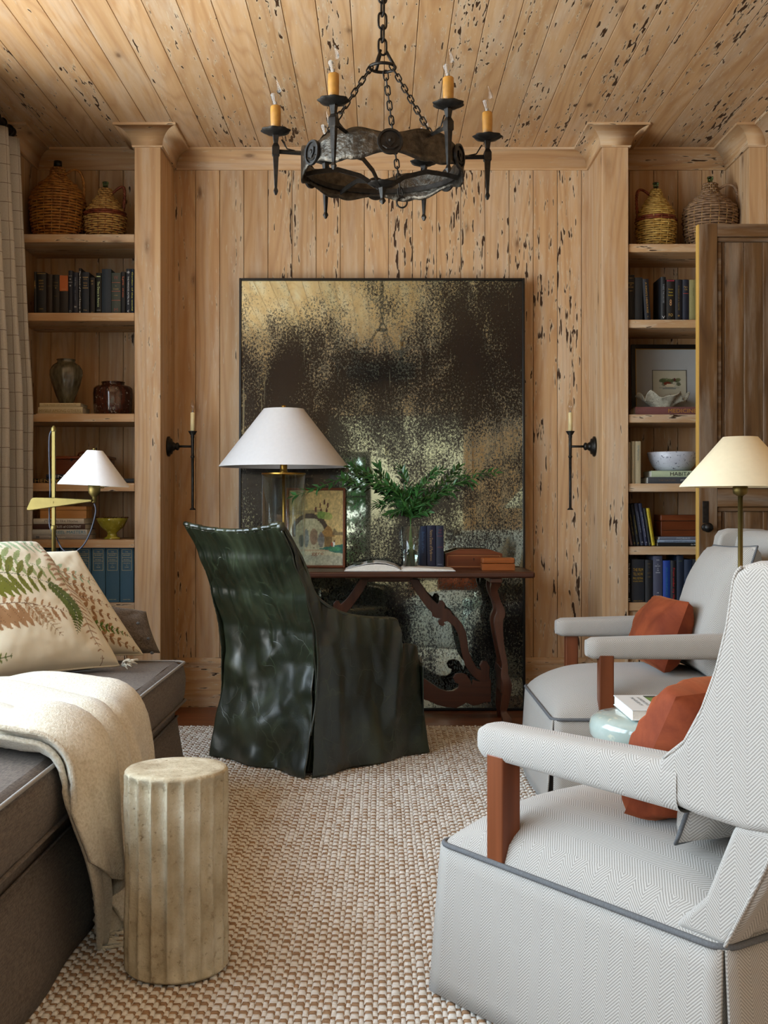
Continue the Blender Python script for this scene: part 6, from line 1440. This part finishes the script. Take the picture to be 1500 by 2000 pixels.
# ---------------------------------------------------------------- ceramic garden stool and its book
gs = empty('garden_stool', (.768, 3.45, .009), label='pale celadon glazed ceramic garden stool between the two armchairs', cat='stool')
mk('body', MB().lathe([(0, 0), (.125, 0), (.13, .008), (.128, .03), (.150, .10), (.166, .20), (.165, .28), (.150, .35), (.139, .372), (.146, .378), (.156, .392), (.158, .415), (.152, .436), (.135, .448), (.09, .4525), (0, .453)], 64, cap=False), M['celadon'], gs, smooth=True)
bkx = empty('book', (.705, 3.315, .463), label='white hardback with a house photo on its cover, lying on the ceramic stool', cat='book')
bw, bd2, bt2 = .27, .265, .030
mk('cover', MB().box(0, bw, 0, bd2, 0, .0025).box(0, bw, 0, bd2, bt2 - .0025, bt2).box(bw - .0025, bw, 0, bd2, 0, bt2), M['white_gloss'], bkx, bevel=.0008, seg=1)
mk('pages', MB().box(.003, bw - .004, .003, bd2 - .003, .0026, bt2 - .0026), M['paper'], bkx)
ra = Raster(60, 60, 'aeb4b4'); ra.poly([(0, 0), (1, 0), (1, .3), (.45, .35), (.2, 1), (0, 1)], '6f9440'); ra.poly([(.2, 1), (.35, .25), (1, .25), (1, 1)], 'd9dadd'); ra.ell(.1, .95, .14, .12, '2c3a2c'); ra.ell(.7, .95, .3, .06, '6a6a58')
for i in range(4): ra.poly([(.42 + .15 * i, .42), (.50 + .15 * i, .42), (.48 + .15 * i, .75), (.40 + .15 * i, .75)], '3a3a48')
mb = MB().grid(lambda u, v: (.085 + .17 * u, .05 + .20 * v, bt2 + .0004), 60, 60); me = mesh('cover_photo', mb, M['paint']); paint_verts(me, [ra.sample(i / 60, j / 60) for j in range(61) for i in range(61)]); mk('cover_photo', me, None, bkx)
for k, s_ in enumerate(('THE HOUSES OF', 'A GARDEN STATE')): put_text(s_, .15, .010, Matrix.Translation((.045 + .02 * k, .15, bt2 + .0005)) @ Matrix.Rotation(-PI / 2, 4, 'Z'), ink('5f6668'), bkx)

# ---------------------------------------------------------------- right brass lamp
D6 = 3.60; xr_ = X(1446, D6); zz = lambda y: Z(y, D6)
rl = empty('floor_lamp', (xr_, D6, .009), label='slim brass floor lamp with cream cone shade between the armchairs', cat='lamp'); g = lambda y: zz(y) - .009
mk('base', MB().lathe([(.11, 0), (.11, .012), (.10, .018), (.02, .024), (.010, .035)], 40), M['brass_pale'], rl, smooth=True)
mk('pole', MB().lathe([(.0075, .03), (.0075, g(969))], 16), M['brass_pale'], rl, smooth=True)
mk('socket', MB().lathe([(.010, g(969)), (.013, g(967)), (.021, g(964)), (.0225, g(958)), (.0225, g(950)), (.018, g(949))], 24), M['brass_pale'], rl, smooth=True)
cone_shade(rl, (0, 0), g(951), g(853.5), .181, .052, M['shade_cream'])

# corner tufts on the nearest fern pillow
tf = MB(); rr = random.Random(21); pw_root = [o for o in COL.objects if o.name == 'throw_pillow'][0]
for i in range(26):
    a = Vector((-.888, 4.028, .522)) - Vector(pw_root.location); d = Vector((.035 + rr.uniform(-.02, .02), rr.uniform(-.035, .02), rr.uniform(-.006, .03)))
    tf.tube([a, a + d * .6 + Vector((0, 0, .004)), a + d + Vector((0, 0, -.004))], [.004, .0035, .002], 5)
mk('corner_tuft', tf, M['throw'], pw_root, smooth=True)
